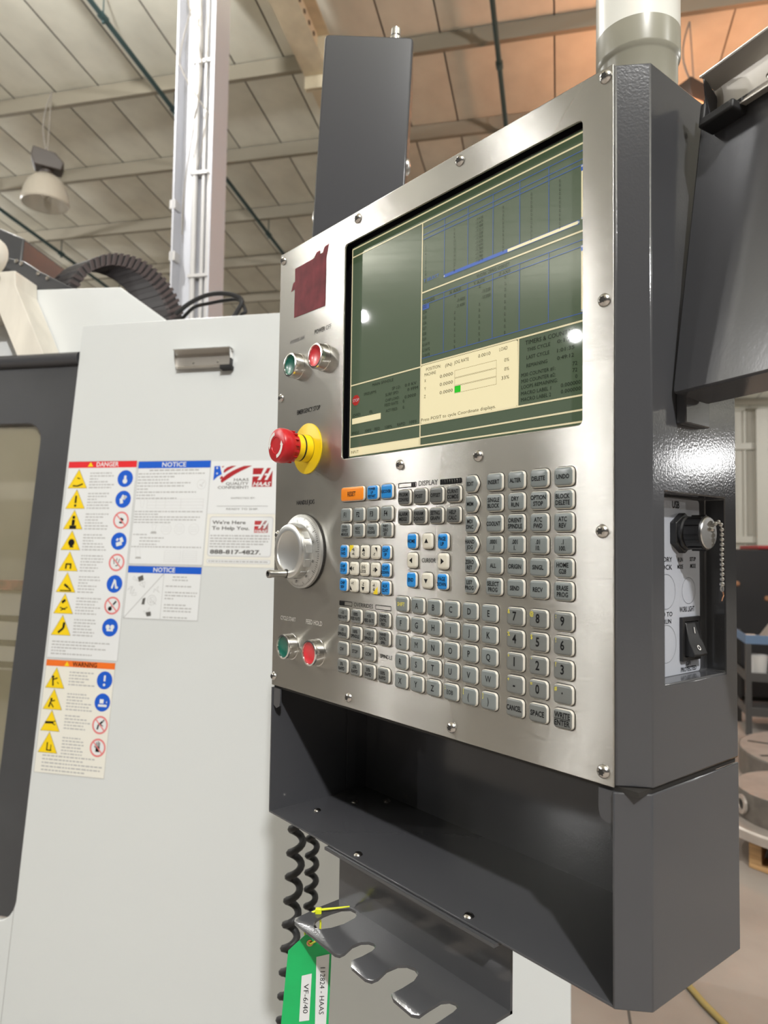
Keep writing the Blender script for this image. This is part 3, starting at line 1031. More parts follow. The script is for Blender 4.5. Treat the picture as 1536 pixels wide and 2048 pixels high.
# cursor cluster
for u, v, ls, fc_, mk in ((0.2545, 1.3732, ['HOME'], 'key_blue', None), (0.2753, 1.3732, [], 'key_cream', [TRI_U]), (0.2963, 1.3731, ['PAGE', 'UP'], 'key_blue', None), (0.2545, 1.3551, [], 'key_cream', [TRI_L]),
                          (0.2963, 1.3552, [], 'key_cream', [TRI_R]), (0.2543, 1.3369, ['END'], 'key_blue', None), (0.2753, 1.3369, [], 'key_cream', [TRI_D]), (0.2961, 1.3370, ['PAGE', 'DOWN'], 'key_blue', None)):
    key(u, v, ls, fc_, w=0.0134, marks=mk, cap=0.0033)
# reset and function keys
key(0.1592, 1.4224, ['RESET'], 'key_orange', w=0.0400, h=0.0152, cap=0.0046, bold=0.02)
key(0.1934, 1.4222, ['POWER', 'UP', 'RESTART'], 'key_blue', cap=0.0026)
key(0.2160, 1.4222, ['RECOVER'], 'key_blue', cap=0.0030)
for i, s in enumerate(('F1', 'F2', 'F3', 'F4')):
    key(0.1482 + 0.0226 * i, 1.4005, [s], cap=0.0050)
for i, ls in enumerate((['TOOL', 'OFFSET', 'MEASUR'], ['NEXT', 'TOOL'], ['TOOL', 'RELEASE'], ['PART', 'ZERO', 'SET'])):
    key(0.1482 + 0.0226 * i, 1.3841, ls, cap=0.0028)
# jog cluster
CTL = [(-0.0062, 0.0068), (-0.0062, -0.0010), (0.0000, 0.0045), (0.0006, 0.0068)]
CBR = [(0.0062, -0.0068), (0.0062, 0.0010), (-0.0000, -0.0045), (-0.0006, -0.0068)]
jog = [[(['CHIP', 'FWD'], 'b', None, None), (['+B', '   +A'], 'c', None, CTL), (['', '+Z'], 'c', [mv(TRI_U, 0, 0.0022)], None), (['', '-Y   '], 'c', [[(0.0008, 0.0048), (0.0046, 0.0048), (0.0046, 0.0000)]], None), (['CLNT', 'UP'], 'b', None, None)],
       [(['CHIP', 'STOP'], 'b', None, None), (['  +X'], 'c', [mv(TRI_L, -0.0036, 0)], None), (['JOG', 'LOCK'], 'c', None, None), (['-X   '], 'c', [mv(TRI_R, 0.0032, 0)], None), (['CLNT', 'DOWN'], 'b', None, None)],
       [(['CHIP', 'REV'], 'b', None, None), (['   +Y', ''], 'c', [[(-0.0046, 0.0000), (-0.0046, -0.0048), (-0.0008, -0.0048)]], None), (['-Z', ''], 'c', [mv(TRI_D, 0, -0.0022)], None), (['-A   ', '-B'], 'c', None, CBR), (['AUX', 'CLNT'], 'b', None, None)]]
for j, r_ in enumerate(jog):
    for i, (ls, cc, mk, cn) in enumerate(r_):
        key(0.1462 + 0.01755 * i, 1.3620 - 0.01747 * j, ls, 'key_blue' if cc == 'b' else 'key_cream', w=0.0136, h=0.0142, cap=0.0030, marks=mk, corner=cn)
# overrides
ov = [[['-10', 'FEED RATE'], ['100%', 'FEED RATE'], ['+10', 'FEED RATE'], ['HAND', 'CNTRL', 'FEED']], [['-10', 'SPINDLE'], ['100%', 'SPINDLE'], ['+10', 'SPINDLE'], ['HAND', 'CNTRL', 'SPIN']],
      [['CW'], ['STOP'], ['CCW'], None], [['5%', 'RAPID'], ['25%', 'RAPID'], ['50%', 'RAPID'], ['100%', 'RAPID']]]
for j, r_ in enumerate(ov):
    for i, ls in enumerate(r_):
        if ls:
            key(0.1466 + 0.02262 * i, 1.2956 - 0.01785 * j, ls, 'key_numgrey', cap=0.0028 if len(ls) == 3 else 0.0033)

# ------------------------------------------------------------------ push buttons
bp0 = {}
for u, v, c, lab in ((0.0460, 1.5790, 'button_green', 'green power-on push button in a chrome ring'), (0.0985, 1.5795, 'button_red', 'red power-off push button in a chrome ring'),
                     (0.0440, 1.2508, 'button_green', 'green cycle-start push button in a chrome ring'), (0.0980, 1.2502, 'button_red', 'red feed-hold push button in a chrome ring')):
    pb = MB()
    o_ = FP.p(u, v)
    pb.lathe(o_, FP.n, [(0.0152, 0.0), (0.0152, 0.0012), (0.0146, 0.0014), (0.0146, 0.0105), (0.0138, 0.0125), (0.0122, 0.0128), (0.0118, 0.0112)], 36)
    rg = pb.build('push_button', 'chrome', PN, 30)
    tag(rg, lab)
    cp = MB()
    cp.lathe(o_, FP.n, [(0.0118, 0.0100), (0.0116, 0.0114), (0.0090, 0.0105), (0.0045, 0.0100), (0.0006, 0.0099)], 32, 0, None, 0)
    cp.build('button_cap', c, rg, 60)

# emergency stop
EO = FP.p(0.069, 1.479)
mb = MB()
mb.lathe(EO, FP.n, [(0.0292, 0.0), (0.0292, 0.0012), (0.0285, 0.0015), (0.0002, 0.0015)], 48, 0, None, 0)
es = mb.build('emergency_stop', 'estop_yellow', PN, 30)
tag(es, 'red mushroom emergency stop on a yellow disc')
mb = MB()
mb.lathe(EO, FP.n, [(0.0157, 0.0012), (0.0155, 0.0105)], 36)
mb.lathe(EO, FP.n, [(0.0150, 0.0105), (0.0150, 0.0125)], 36)
mb.lathe(EO, FP.n, [(0.0153, 0.0125), (0.0145, 0.0200), (0.0120, 0.0205)], 36)
mb.build('collar', 'estop_yellow', es, 30)
mb = MB()
mb.lathe(EO, FP.n, [(0.0161, 0.0016), (0.0161, 0.0020)], 36)
mb.lathe(EO, FP.n, [(0.0152, 0.0106), (0.0154, 0.0124)], 36)
mb.build('collar_seam', 'gasket_or_shade', es)
mb = MB()
mb.lathe(EO, FP.n, [(0.0138, 0.0185), (0.0150, 0.0190), (0.0163, 0.0255), (0.0178, 0.0262), (0.0192, 0.0300), (0.0197, 0.0345), (0.0195, 0.0385), (0.0182, 0.0410), (0.0150, 0.0422), (0.0092, 0.0424), (0.0088, 0.0418), (0.0002, 0.0418)], 48, 0, 0, 0)
for k in range(16):
    a = 2 * math.pi * k / 16
    d = V((math.cos(a), 0, math.sin(a)))
    f = Frame(EO + FP.n * 0.026 + d * 0.0160, V((-d.z, 0, d.x)), FP.n, d)
    mb.box(f, -0.0009, 0.0009, -0.004, 0.006, -0.002, 0.0026)
hd = mb.build('mushroom_head', 'estop_red', es, 40)
mb = MB()
for a0 in (100, 280):
    pts0, pts1 = [], []
    for k in range(10):
        a = math.radians(a0 + 75 * k / 9)
        rI, rO = 0.0112, 0.0150
        pts0.append((rI * math.cos(a), rI * math.sin(a)))
        pts1.append((rO * math.cos(a), rO * math.sin(a)))
    f = Frame(EO, FP.ex, FP.ez, FP.n)
    for k in range(9):
        mb.quad([f.p(*pts0[k], 0.0428), f.p(*pts0[k + 1], 0.0428), f.p(*pts1[k + 1], 0.0427), f.p(*pts1[k], 0.0427)])
    a = math.radians(a0 + 75)
    a2 = math.radians(a0 + 98)
    mb.quad([f.p(0.0100 * math.cos(a), 0.0100 * math.sin(a), 0.0429), f.p(0.0131 * math.cos(a2), 0.0131 * math.sin(a2), 0.0429), f.p(0.0160 * math.cos(a), 0.0160 * math.sin(a), 0.0427)])
mb.build('turn_arrow', 'white_mark', es)

# jog handwheel
JO = FP.p(0.0650, 1.3612)
jm = MB()
jm.lathe(JO, FP.n, [(0.0428, 0.0), (0.0428, 0.0016), (0.0420, 0.0018)], 64, 0)
jw = jm.build('jog_handwheel', 'gasket_or_shade', PN, 30)
tag(jw, 'silver jog handwheel with graduated ring and crank pin')
mb = MB()
mb.lathe(JO, FP.n, [(0.0422, 0.0016), (0.0422, 0.0052), (0.0408, 0.0062), (0.0330, 0.0092), (0.0305, 0.0094)], 64, 0)
mb.build('graduated_ring', 'aluminium_dull', jw, 30)
mb = MB()
f = Frame(JO, FP.ex, FP.ez, FP.n)
for k in range(100):
    a = 2 * math.pi * k / 100
    L = 0.0362 if k % 10 == 0 else (0.0378 if k % 5 == 0 else 0.0388)
    ca, sa = math.cos(a), math.sin(a)
    px, pz = -sa * 0.00022, ca * 0.00022

    def hh(r):
        return 0.0064 + (0.0408 - r) / 0.0078 * 0.0030
    mb.quad([f.p(L * ca - px, L * sa - pz, hh(L)), f.p(L * ca + px, L * sa + pz, hh(L)), f.p(0.0405 * ca + px, 0.0405 * sa + pz, hh(0.0405)), f.p(0.0405 * ca - px, 0.0405 * sa - pz, hh(0.0405))])
for k in range(10):
    a = math.pi / 2 - 2 * math.pi * k / 10
    ca, sa = math.cos(a), math.sin(a)
    tf = Frame(JO + (FP.ex * ca + FP.ez * sa) * 0.0338 + FP.n * 0.0094, FP.ex * sa - FP.ez * ca, FP.ex * ca + FP.ez * sa, FP.n)
    text(mb, tf, str(k * 10), 0, -0.0008, 0.0002, 0.0028, None, 'c', 0, 0.01)
mb.build('graduations', 'ink', jw, kind='stuff')
mb = MB()
mb.lathe(JO, FP.n, [(0.0310, 0.0085), (0.0310, 0.0185), (0.0302, 0.0208), (0.0285, 0.0216), (0.0232, 0.0216), (0.0225, 0.0205), (0.0150, 0.0190), (0.0004, 0.0186)], 64, 0, None, 0)
kn = mb.build('knob', 'aluminium', jw, 30)
for k in range(12):
    a = 2 * math.pi * k / 12 + 0.1
    d = FP.ex * math.cos(a) + FP.ez * math.sin(a)
    fg = Frame(JO + d * 0.0309 + FP.n * 0.014, d.cross(FP.n), FP.n, d)
    mb = MB()
    mb.prism(fg, rrect(-0.0045, 0.0045, -0.0042, 0.0038, 0.0006, 2), -0.0006, 0.0006)
    mb.build('grip_pad', 'aluminium_dull', jw)
mb = MB()
cpos = JO + FP.ex * -0.0035 + FP.ez * -0.0255
mb.lathe(cpos, FP.n, [(0.0052, 0.019), (0.0052, 0.0216), (0.0040, 0.0222)], 20, 1, 1, 1)
mb.lathe(cpos, FP.n, [(0.0042, 0.0222), (0.0042, 0.0400), (0.0047, 0.0405), (0.0047, 0.0440), (0.0040, 0.0446), (0.0026, 0.0446), (0.0024, 0.0420), (0.0002, 0.0420)], 20, [0, 0, 0, 0, 0, 1, 1], None, 1)
mb.build('crank_pin', ['satin_metal', 'gasket_or_shade'], jw, 30)
# ------------------------------------------------------------------ open tray under the panel
ZF, ZT = 1.0513, 1.1972
FZ = Frame((0, 0, 0), (1, 0, 0), (0, 1, 0), (0, 0, 1))
mb = MB()
mb.box(FZ, 0.0, 0.4700, 0.0, 0.147, ZF - 0.002, ZF)
tray = mb.build('tray_floor', 'grey_paint_smooth', PN, bevel=0.0004)
mb = MB()
mb.box(FZ, 0.0, 0.4700, 0.1455, 0.147, ZF, ZT)
mb.build('tray_back', 'grey_orange_peel', PN)
mb = MB()
mb.box(FZ, 0.0, 0.0020, 0.0, 0.1455, ZF, ZT)
mb.build('tray_side', 'grey_paint_smooth', PN)
sp = [(0.4680, 0.0), (0.4697, -0.0012), (0.4890, 0.0170), (0.4890, 0.147), (0.4868, 0.147), (0.4868, 0.0190), (0.4680, 0.0022)]
mb = MB()
mb.prism(FZ, sp, ZF - 0.002, ZT)
mb.build('tray_cheek', 'grey_paint', PN, smooth=25, bevel=0.0016)
mb = MB()
mb.box(FZ, 0.0, 0.4862, 0.004, 0.1465, ZT - 0.0005, Z0 + 0.0004)  # dark filler added so no light shows through the gap
mb.build('gap_filler', 'gasket_or_shade', PN)
for x in (0.4640, 0.0100):
    mb = MB()
    f = Frame((x, 0.0012, 1.1840), (1, 0, 0), (0, 0, 1), (0, -1, 0))
    mb.prism(f, [(-0.008, 0.013), (0.008, 0.013), (0.008, -0.002), (0.0065, -0.0075), (0, -0.0105), (-0.0065, -0.0075), (-0.008, -0.002)], -0.002, 0.0)
    mb.build('mounting_lug', 'grey_paint_smooth', PN)
sn0 = None
for x, y in ((0.036, 0.045), (0.040, 0.098), (0.062, 0.132), (0.165, 0.0085), (0.322, 0.0085)):
    if sn0 is None:
        mb = MB()
        mb.lathe((x, y, ZF), (0, 0, 1), [(0.0048, 0), (0.0048, 0.0006), (0.0036, 0.0022), (0.0016, 0.0029), (0.0002, 0.0029)], 16, 0, None, 0)
        sn0 = mb.build('tray_screw', 'screw_steel', PN, origin=(x, y, ZF))
    else:
        dup(sn0, V((x, y, ZF)), PN)
mb = MB()
mb.box(FZ, 0.0035, 0.0050, 0.112, 0.126, ZF + 0.006, ZT)
mb.build('tray_stiffener', 'grey_paint', PN)

# slotted tool hook bracket under the tray
mb = MB()
X0, X1, YB, YF, ZB = 0.1225, 0.3620, 0.0190, -0.0415, 0.9860
th = 0.0028
mb.box(FZ, X0, X1, -0.0040, YB, ZF - 0.0055, ZF - 0.0025)
mb.box(FZ, X0, X1, YB - th, YB, ZB, ZF - 0.0025)
# shelf outline with three open slots and one closed loop
poly = [(X0, YB), (X0 + 0.0015, -0.010), (0.1262, -0.028), (0.1228, -0.0395), (0.1262, -0.0420), (0.1986, -0.0430), (0.2040, -0.0415), (0.2063, -0.0377), (0.2042, -0.0269), (0.2043, -0.0165), (0.2085, -0.0105), (0.2140, -0.0085), (0.2195, -0.0105), (0.2228, -0.0180),
        (0.2235, -0.0310), (0.2190, -0.0395), (0.2243, -0.0432), (0.2460, -0.0440), (0.2532, -0.0424), (0.2566, -0.0377), (0.2546, -0.0260), (0.2552, -0.0135), (0.2600, -0.0068), (0.2680, -0.0045), (0.2765, -0.0072), (0.2820, -0.0180), (0.2828, -0.0324), (0.2790, -0.0410), (0.2844, -0.0432),
        (0.3080, -0.0440), (0.3150, -0.0415), (0.3170, -0.0340), (0.3172, -0.0191), (0.3207, -0.0127), (0.3260, -0.0108), (0.3316, -0.0132), (0.3336, -0.0213), (0.3332, -0.0359), (0.3310, -0.0410), (0.3360, -0.0432), (0.3540, -0.0435), (X1 - 0.002, -0.0380), (X1, -0.0300), (X1, YB)]
hole = [(0.1535, 0.0150), (0.1465, 0.0140), (0.1412, 0.0060), (0.1400, -0.0060), (0.1403, -0.0160), (0.1430, -0.0260), (0.1475, -0.0345), (0.1534, -0.0358), (0.1605, -0.0325), (0.1656, -0.0240), (0.1672, -0.0100), (0.1645, 0.0060), (0.1600, 0.0125)]


def bend(x, y):
    """front lip dips a little"""
    t = max(0.0, (-0.026 - y) / 0.0155)
    return ZB - 0.004 * t * t


bm = bmesh.new()
for L in (poly, hole):
    vv = [bm.verts.new((x, y, 0)) for x, y in L]
    for k in range(len(vv)):
        bm.edges.new((vv[k], vv[(k + 1) % len(vv)]))
bmesh.ops.triangle_fill(bm, use_beauty=True, use_dissolve=False, edges=bm.edges[:])
bm.verts.index_update()
flat_v = [(v.co.x, v.co.y) for v in bm.verts]
tris = [tuple(v.index for v in f.verts) for f in bm.faces]
bm.free()
for z_off in (0.0, th):
    mb.add([V((x, y, bend(x, y) + z_off)) for x, y in flat_v], tris)
for L in (poly, hole):
    n = len(L)
    mb.add([V((x, y, bend(x, y))) for x, y in L] + [V((x, y, bend(x, y) + th)) for x, y in L], [(i, (i + 1) % n, n + (i + 1) % n, n + i) for i in range(n)])
tag(mb.build('tool_hook_bracket', 'grey_orange_peel', PN, smooth=50), 'grey slotted hook bracket bolted under the tray')

# ------------------------------------------------------------------ side recess contents
mb = MB()
mb.prism(FR, rrect(0.040, 0.1180, 1.2714, 1.4085, 0.003), 0.0, 0.0006)
lb = mb.build('recess_label', 'plate_label', PN)
mb = MB()
for t_, u, v, w, c in (('USB', 0.0758, 1.4010, 0.0105, 0.0055), ('MEMORY', 0.0480, 1.3590, 0.0270, 0.0036), ('LOCK', 0.0560, 1.3530, 0.0190, 0.0036), ('RUN', 0.0838, 1.3590, 0.0075, 0.0032), ('MODE', 0.0830, 1.3535, 0.0085, 0.0032),
                       ('SETUP', 0.1020, 1.3595, 0.0095, 0.0032), ('MODE', 0.1030, 1.3540, 0.0085, 0.0032), ('WORK LIGHT', 0.0858, 1.3195, 0.0230, 0.0040), ('HOLD TO', 0.0480, 1.3170, 0.0270, 0.0034), ('RUN', 0.0620, 1.3115, 0.0110, 0.0034),
                       ('GFI', 0.0955, 1.2772, 0.0065, 0.0030), ('PROTECTED', 0.0875, 1.2727, 0.0240, 0.0034)):
    text(mb, FR, t_, u, v, 0.0008, c, w, 'l', 0, 0.012)
for cx, cy, r in ((0.066, 1.336, 0.0135), (0.100, 1.336, 0.0105), (0.066, 1.296, 0.0145)):
    ring2d(mb, FR, cx, cy, r - 0.0002, r, 0.0008)
mb.build('label_print', 'ink', lb, kind='stuff')
# USB port with hexagonal nut, screw cap and ball chain
UO = FR.p(0.0860, 1.3815)
mb = MB()
hexa = [(0.0160 * math.cos(math.radians(30 + 60 * k)), 0.0160 * math.sin(math.radians(30 + 60 * k))) for k in range(6)]
fu = Frame(UO, FR.ex, FR.ez, FR.n)
mb.prism(fu, hexa, 0.0, 0.0060)
usb = mb.build('usb_port', 'black_plastic', PN, bevel=0.0008)
mb = MB()
mb.lathe(UO, FR.n, [(0.0128, 0.006), (0.0132, 0.0085), (0.0120, 0.0095), (0.0130, 0.0110), (0.0131, 0.0230), (0.0122, 0.0240), (0.0060, 0.0240), (0.0002, 0.0240)], 28, 0, None, 0)
for k in range(12):
    a = 2 * math.pi * k / 12
    d = FR.ex * math.cos(a) + FR.ez * math.sin(a)
    mb.box(Frame(UO + d * 0.0131 + FR.n * 0.017, FR.n, d.cross(FR.n), d), -0.0055, 0.0055, -0.0011, 0.0011, -0.001, 0.0008)
mb.build('screw_cap', 'black_plastic', usb, 30)
mb = MB()
mb.lathe(UO, FR.n, [(0.0123, 0.0241), (0.0118, 0.0249), (0.0002, 0.0250)], 28, 0, None, 0)
mb.build('cap_disc', 'satin_metal', usb, 30)
ch = MB()
A0 = UO + FR.n * 0.0255 + FR.ez * 0.001
path = [A0 + V((0.0005, 0.002, 0.002)), A0 + V((0.0018, 0.0048, 0.0062)), A0 + V((0.0025, 0.0080, 0.0076)), A0 + V((0.003, 0.0110, 0.0056)), A0 + V((0.003, 0.0122, 0.0018))]
path += [A0 + V((0.0028, 0.0126 + 0.0002 * math.sin(k), -0.0020 - 0.0038 * k)) for k in range(11)]
for i, p in enumerate(path):
    ch.ball(p, 0.00165 if i < 15 else 0.0019, 0, 10, 6)
ch.tube(path, 0.0005, 5)
pe = path[-1]
ch.tube([pe + V((0, 0.002 * math.sin(t), -0.0035 - 0.0022 * math.cos(t))) for t in [2 * math.pi * k / 10 for k in range(11)]], 0.0006, 6)
ch.build('ball_chain', 'satin_metal', usb, 60)
mb = MB()
mb.tube([pe + V((0, 0.001, -0.0055)), pe + V((0, 0.0024, -0.0085)), pe + V((0, 0.0004, -0.0110)), pe + V((0, -0.0006, -0.0130))], 0.0005, 5)
mb.build('chain_loop', 'copper', usb)
# rocker switch
mb = MB()
plate_hole(mb, FR, 0.0855, 0.1140, 1.2812, 1.3155, rrect(0.0890, 0.1105, 1.2845, 1.3120, 0.001, 2), 0.0006, 0.0035)
sw_ = mb.build('rocker_switch', 'black_plastic', PN, bevel=0.0004)
mb = MB()
fq = Frame(FR.p(0.08975, 0, 0), FR.ez, FR.n, FR.ex)
mb.prism(fq, [(1.2850, 0.0008), (1.2850, 0.0098), (1.2868, 0.0110), (1.2980, 0.0062), (1.3105, 0.0040), (1.3115, 0.0030), (1.3115, 0.0008)], 0.0, 0.0200)
mb.build('rocker', 'black_plastic', sw_, bevel=0.0005)
mb = MB()
f1 = Frame(FR.p(0.0998, 1.3050, 0.0052), FR.ex, (-0.17, 0, 0.98))
mb.quad([f1.p(-0.0004, -0.0024, 0.0004), f1.p(0.0004, -0.0024, 0.0004), f1.p(0.0004, 0.0024, 0.0004), f1.p(-0.0004, 0.0024, 0.0004)])
f2 = Frame(FR.p(0.0998, 1.2915, 0.0087), FR.ex, (-0.5, 0, 0.87))
ring2d(mb, f2, 0, 0, 0.0014, 0.0021, 0.0006, 0, 16)
mb.build('rocker_marks', 'white_mark', sw_)

# small holes and nicks on the side
mb = MB()
mb.lathe(FS.p(0.0700, 1.6900), FS.n, [(0.0022, 0.0002), (0.0001, 0.0002)], 12)
mb.build('screw_hole', 'gasket_or_shade', PN)

# ------------------------------------------------------------------ clipboard on the right side
CX = V((math.cos(math.radians(-15.6)), math.sin(math.radians(-15.6)), 0))
CZ = V((0, 0.1476, 0.989))
FC = Frame((0.4890, 0.0447, 1.4830), CX, CZ - CX * CX.dot(CZ))
mb = MB()
mb.prism(FC, rrect(0.0005, 0.2350, 0.0, 0.2400, 0.004, 3), -0.034, 0.0)
cb = mb.build('clipboard', 'grey_paint', PN, smooth=30, bevel=0.0016)
tag(cb, 'dark grey clipboard shelf with a metal paper clip on the pendant side')
mb = MB()
mb.box(FS, 0.052, 0.088, 1.462, 1.486, 0.0, 0.008)
mb.build('clipboard_hinge', 'grey_paint', cb, bevel=0.001)


def paper_clip(fr, u0, u1, v0, v1, d, parent, flip=False):
    H = v1 - v0
    mb = MB()
    mb.strip(fr, [(v0 + H * 0.02, d * 0.40), (v0 + H * 0.06, d * 0.12), (v0 + H * 0.60, d * 0.16), (v0 + H * 0.86, d * 0.30), (v1, d * 0.95), (v1 - H * 0.04, d * 1.05)], u0, u1, 0.0011)
    c = mb.build('paper_clip', 'clip_metal', parent, smooth=50)
    mb = MB()
    mb.strip(fr, [(v1 - H * 0.02, d * 1.00), (v1 + H * 0.02, d * 0.70), (v1 + H * 0.03, d * 0.10)], u0 - 0.001, u1 + 0.001, 0.0010)
    mb.build('clip_lever', 'chrome', c, smooth=50)
    mb = MB()
    mb.strip(fr, [(v0 + H * 0.10, d * 0.22), (v0 + H * 0.16, d * 0.36), (v0 + H * 0.22, d * 0.22)], u0 + 0.004, u1 - 0.004, 0.0008)
    mb.build('clip_rib', 'chrome', c)
    for e, sgn in ((u0, 1), (u1, -1)):
        mb = MB()
        a, b_ = sorted((e, e + sgn * 0.0012))
        f3 = Frame(fr.o, fr.ez, fr.n, fr.ex)
        mb.prism(f3, [(v0 + H * 0.08, d * 0.1), (v0 + H * 0.62, d * 0.1), (v1, d * 0.9), (v0 + H * 0.62, d * 0.75), (v0 + H * 0.2, d * 0.5)], a, b_)
        mb.build('clip_cheek', 'grey_paint_smooth' if parent is cb else 'chrome', c)
    for q in (0.30, 0.74):
        mb = MB()
        mb.lathe(fr.p(u0 + (u1 - u0) * q, v0 + H * 0.40, d * 0.16), fr.n, [(H * 0.09, 0), (H * 0.08, 0.0012), (H * 0.035, 0.0016), (H * 0.03, 0.0004)], 14)
        mb.build('rivet', 'chrome', c)
    mb = MB()
    e, s_ = (u1, -1) if flip else (u0, 1)
    a, b_ = sorted((e - s_ * 0.004, e + s_ * 0.0005))
    mb.box(fr, a, b_, v0 - H * 0.10, v0 + H * 0.46, d * 0.30, d * 0.72)
    a, b_ = sorted((e - s_ * 0.004, e + s_ * 0.026 * (u1 - u0) / 0.15))
    mb.box(fr, a, b_, v0 - H * 0.12, v0 + H * 0.10, d * 0.02, d * 0.72)
    mb.build('rubber_corner', 'black_rubber', c, bevel=0.0015)
    return c


paper_clip(FC, 0.0185, 0.1700, 0.2020, 0.2350, 0.022, cb)
# ------------------------------------------------------------------ beacon on top of the pendant
BO = V((0.4345, 0.0905, Z1))
mb = MB()
mb.lathe(BO, (0, 0, 1), [(0.0322, -0.001), (0.0322, 0.0515), (0.0330, 0.0530), (0.0344, 0.0560), (0.0346, 0.0575), (0.0346, 0.0785)], 56, 0, 0, 0)
be = mb.build('beacon_base', 'beacon_grey', PN, 40)
tag(be, 'grey-green round beacon base on top of the pendant')
mb = MB()
mb.lathe(BO, (0, 0, 1), [(0.0346, 0.0785), (0.0344, 0.0790), (0.0344, 0.1500), (0.0325, 0.1580), (0.0250, 0.1640), (0.0002, 0.1660)], 56, 0, None, 0)
mb.build('beacon_lens', 'beacon_lens', be, 40)

# ------------------------------------------------------------------ support arm behind the pendant
AX = V((math.cos(math.radians(49)), math.sin(math.radians(49)), 0))
tilt = math.radians(2.6)
AZ = V((0, 0, 1)) * math.cos(tilt) + AX * math.sin(tilt)
AXt = AX * math.cos(tilt) - V((0, 0, 1)) * math.sin(tilt)
AO = V((-0.0832, 0.1966, 2.149))
FA = Frame(AO, AXt, AZ)
ARM = thing('support_arm', 'dark grey box-section support arm standing up behind the control pendant', 'support arm', (-0.09, 0.2, 1.45))
mb = MB()
mb.prism(FA, rrect(-0.068, 0.068, -0.70, 0.0, 0.006, 3), -0.135, 0.0)
mb.build('arm_box', 'grey_paint_smooth', ARM, smooth=30, bevel=0.003)
mb = MB()
mb.lathe(FA.p(0.040, 0.0, -0.013), AZ, [(0.0085, -0.001), (0.0085, 0.007), (0.0060, 0.009), (0.0075, 0.0105), (0.0075, 0.020), (0.0050, 0.022), (0.0002, 0.022)], 16, 0, None, 0)
mb.build('top_bolt', 'chrome', ARM, 30)
for u, v, d in ((0.068, -0.185, 1), (-0.068, -0.272, -1)):
    mb = MB()
    mb.lathe(FA.p(u, v, -0.035), AXt * d, [(0.0125, -0.001), (0.0120, 0.003), (0.0070, 0.0058), (0.0002, 0.0062)], 18, 0, None, 0)
    mb.build('side_bolt', 'satin_metal', ARM, 40)
# pivot towards the pendant and beam back to the machine, both behind the panel
mb = MB()
mb.tube([FA.p(0.03, -0.56, -0.07), V((0.075, 0.215, 1.58)), V((0.108, 0.190, 1.58)), V((0.110, 0.158, 1.58))], 0.026, 20)
mb.box(FZ, 0.06, 0.16, 0.1490, 0.160, 1.53, 1.63)
mb.build('pivot_tube', 'grey_paint', ARM, 40)
mb = MB()
fb = Frame(FA.p(0.0, -0.56, -0.135), -FW.n, (0, 0, 1))
mb.prism(Frame(fb.o, fb.ez.cross(fb.ex), fb.ez, fb.ex), rrect(-0.06, 0.06, -0.08, 0.08, 0.005, 2), 0.0, 0.515)
mb.build('rear_beam', 'grey_paint', ARM, 30)

# ------------------------------------------------------------------ hang tag, cable tie, coiled cords
TO = V((0.12081, -0.02402, 0.95829))
FT = Frame(TO, (0.6337, 0.7735, 0.05), (0.03, 0.0, 1.0))
PX = 0.00052
HT = thing('hang_tag', 'green card tag with two white paper strips hanging from the hook bracket', 'tag', FT.p(0, -0.14, 0))
tp = [(-35, -20), (-2, 10), (18, 16), (38, 10), (52, -22), (50, -290), (-52, -290)]
tp = [(x * PX, y * PX) for x, y in tp]
mb = MB()
mb.prism(FT, tp, -0.0004, 0.0)
mb.build('tag_card', 'tag_green', HT)
mb = MB()
ring2d(mb, FT, 8 * PX, -6 * PX, 0.0017, 0.0034, 0.0006)
mb.build('eyelet', 'copper', HT)
mb = MB()
mb.sheet(FT, circ(8 * PX, -6 * PX, 0.0017, 12), 0.0004)
mb.build('eyelet_hole', 'gasket_or_shade', HT)
for pts, s, b0 in (([(22, -34), (48, -29), (46, -172), (24, -176)], '112824 - HAAS', 42), ([(-6, -70), (14, -66), (12, -158), (-8, -160)], 'VF-6/40', 24)):
    mb = MB()
    mb.sheet(FT, [(x * PX, y * PX) for x, y in pts], 0.0003)
    st_ = mb.build('paper_strip', 'sticker_white', HT)
    mb = MB()
    cx = sum(p[0] for p in pts) / 4
    yt = max(p[1] for p in pts)
    tf = Frame(FT.p((cx - 4) * PX, (yt - (26 if b0 > 30 else 20)) * PX, 0), -FT.ez, FT.ex, FT.n)
    text(mb, tf, s, 0, 0.0, 0.0005, 9.5 * PX, (92 if b0 > 30 else 58) * PX)
    mb.build('strip_lettering', 'ink', st_)


tie = thing('cable_tie', 'fluorescent yellow cable tie holding the green tag on the hook bracket', 'cable tie', V((0.13583, -0.01934, 0.99210)))
mb = MB()
mb.tube([V((0.11889, -0.02326, 0.97959)), V((0.12661, -0.02234, 0.98740)), V((0.13332, -0.01763, 0.99162)), V((0.14253, -0.00650, 0.99338)), V((0.15045, 0.00948, 0.99371))], [0.0011, 0.0011, 0.0012, 0.0010, 0.0006], 6)
mb.tube([V((0.13413, -0.01817, 0.99109)), V((0.13510, -0.01607, 0.97927)), V((0.13443, -0.01597, 0.96740)), V((0.13076, -0.01828, 0.95958)), V((0.12536, -0.02138, 0.95530)), V((0.11710, -0.02221, 0.95820)), V((0.11585, -0.02285, 0.96704)), V((0.11933, -0.02103, 0.97806)), V((0.12855, -0.01989, 0.98641))], 0.0011, 6)
mb.build('strap', 'tie_yellow', tie, 60)
mb = MB()
ft = Frame(V((0.13412, -0.01815, 0.99058)), (0.6337, 0.7735, 0.0144), (0.0287, -0.0421, 0.9987))
mb.prism(ft, rrect(-0.0032, 0.0032, -0.0034, 0.0034, 0.0008, 2), -0.002, 0.002)
mb.build('tie_head', 'tie_yellow', tie, bevel=0.0005)


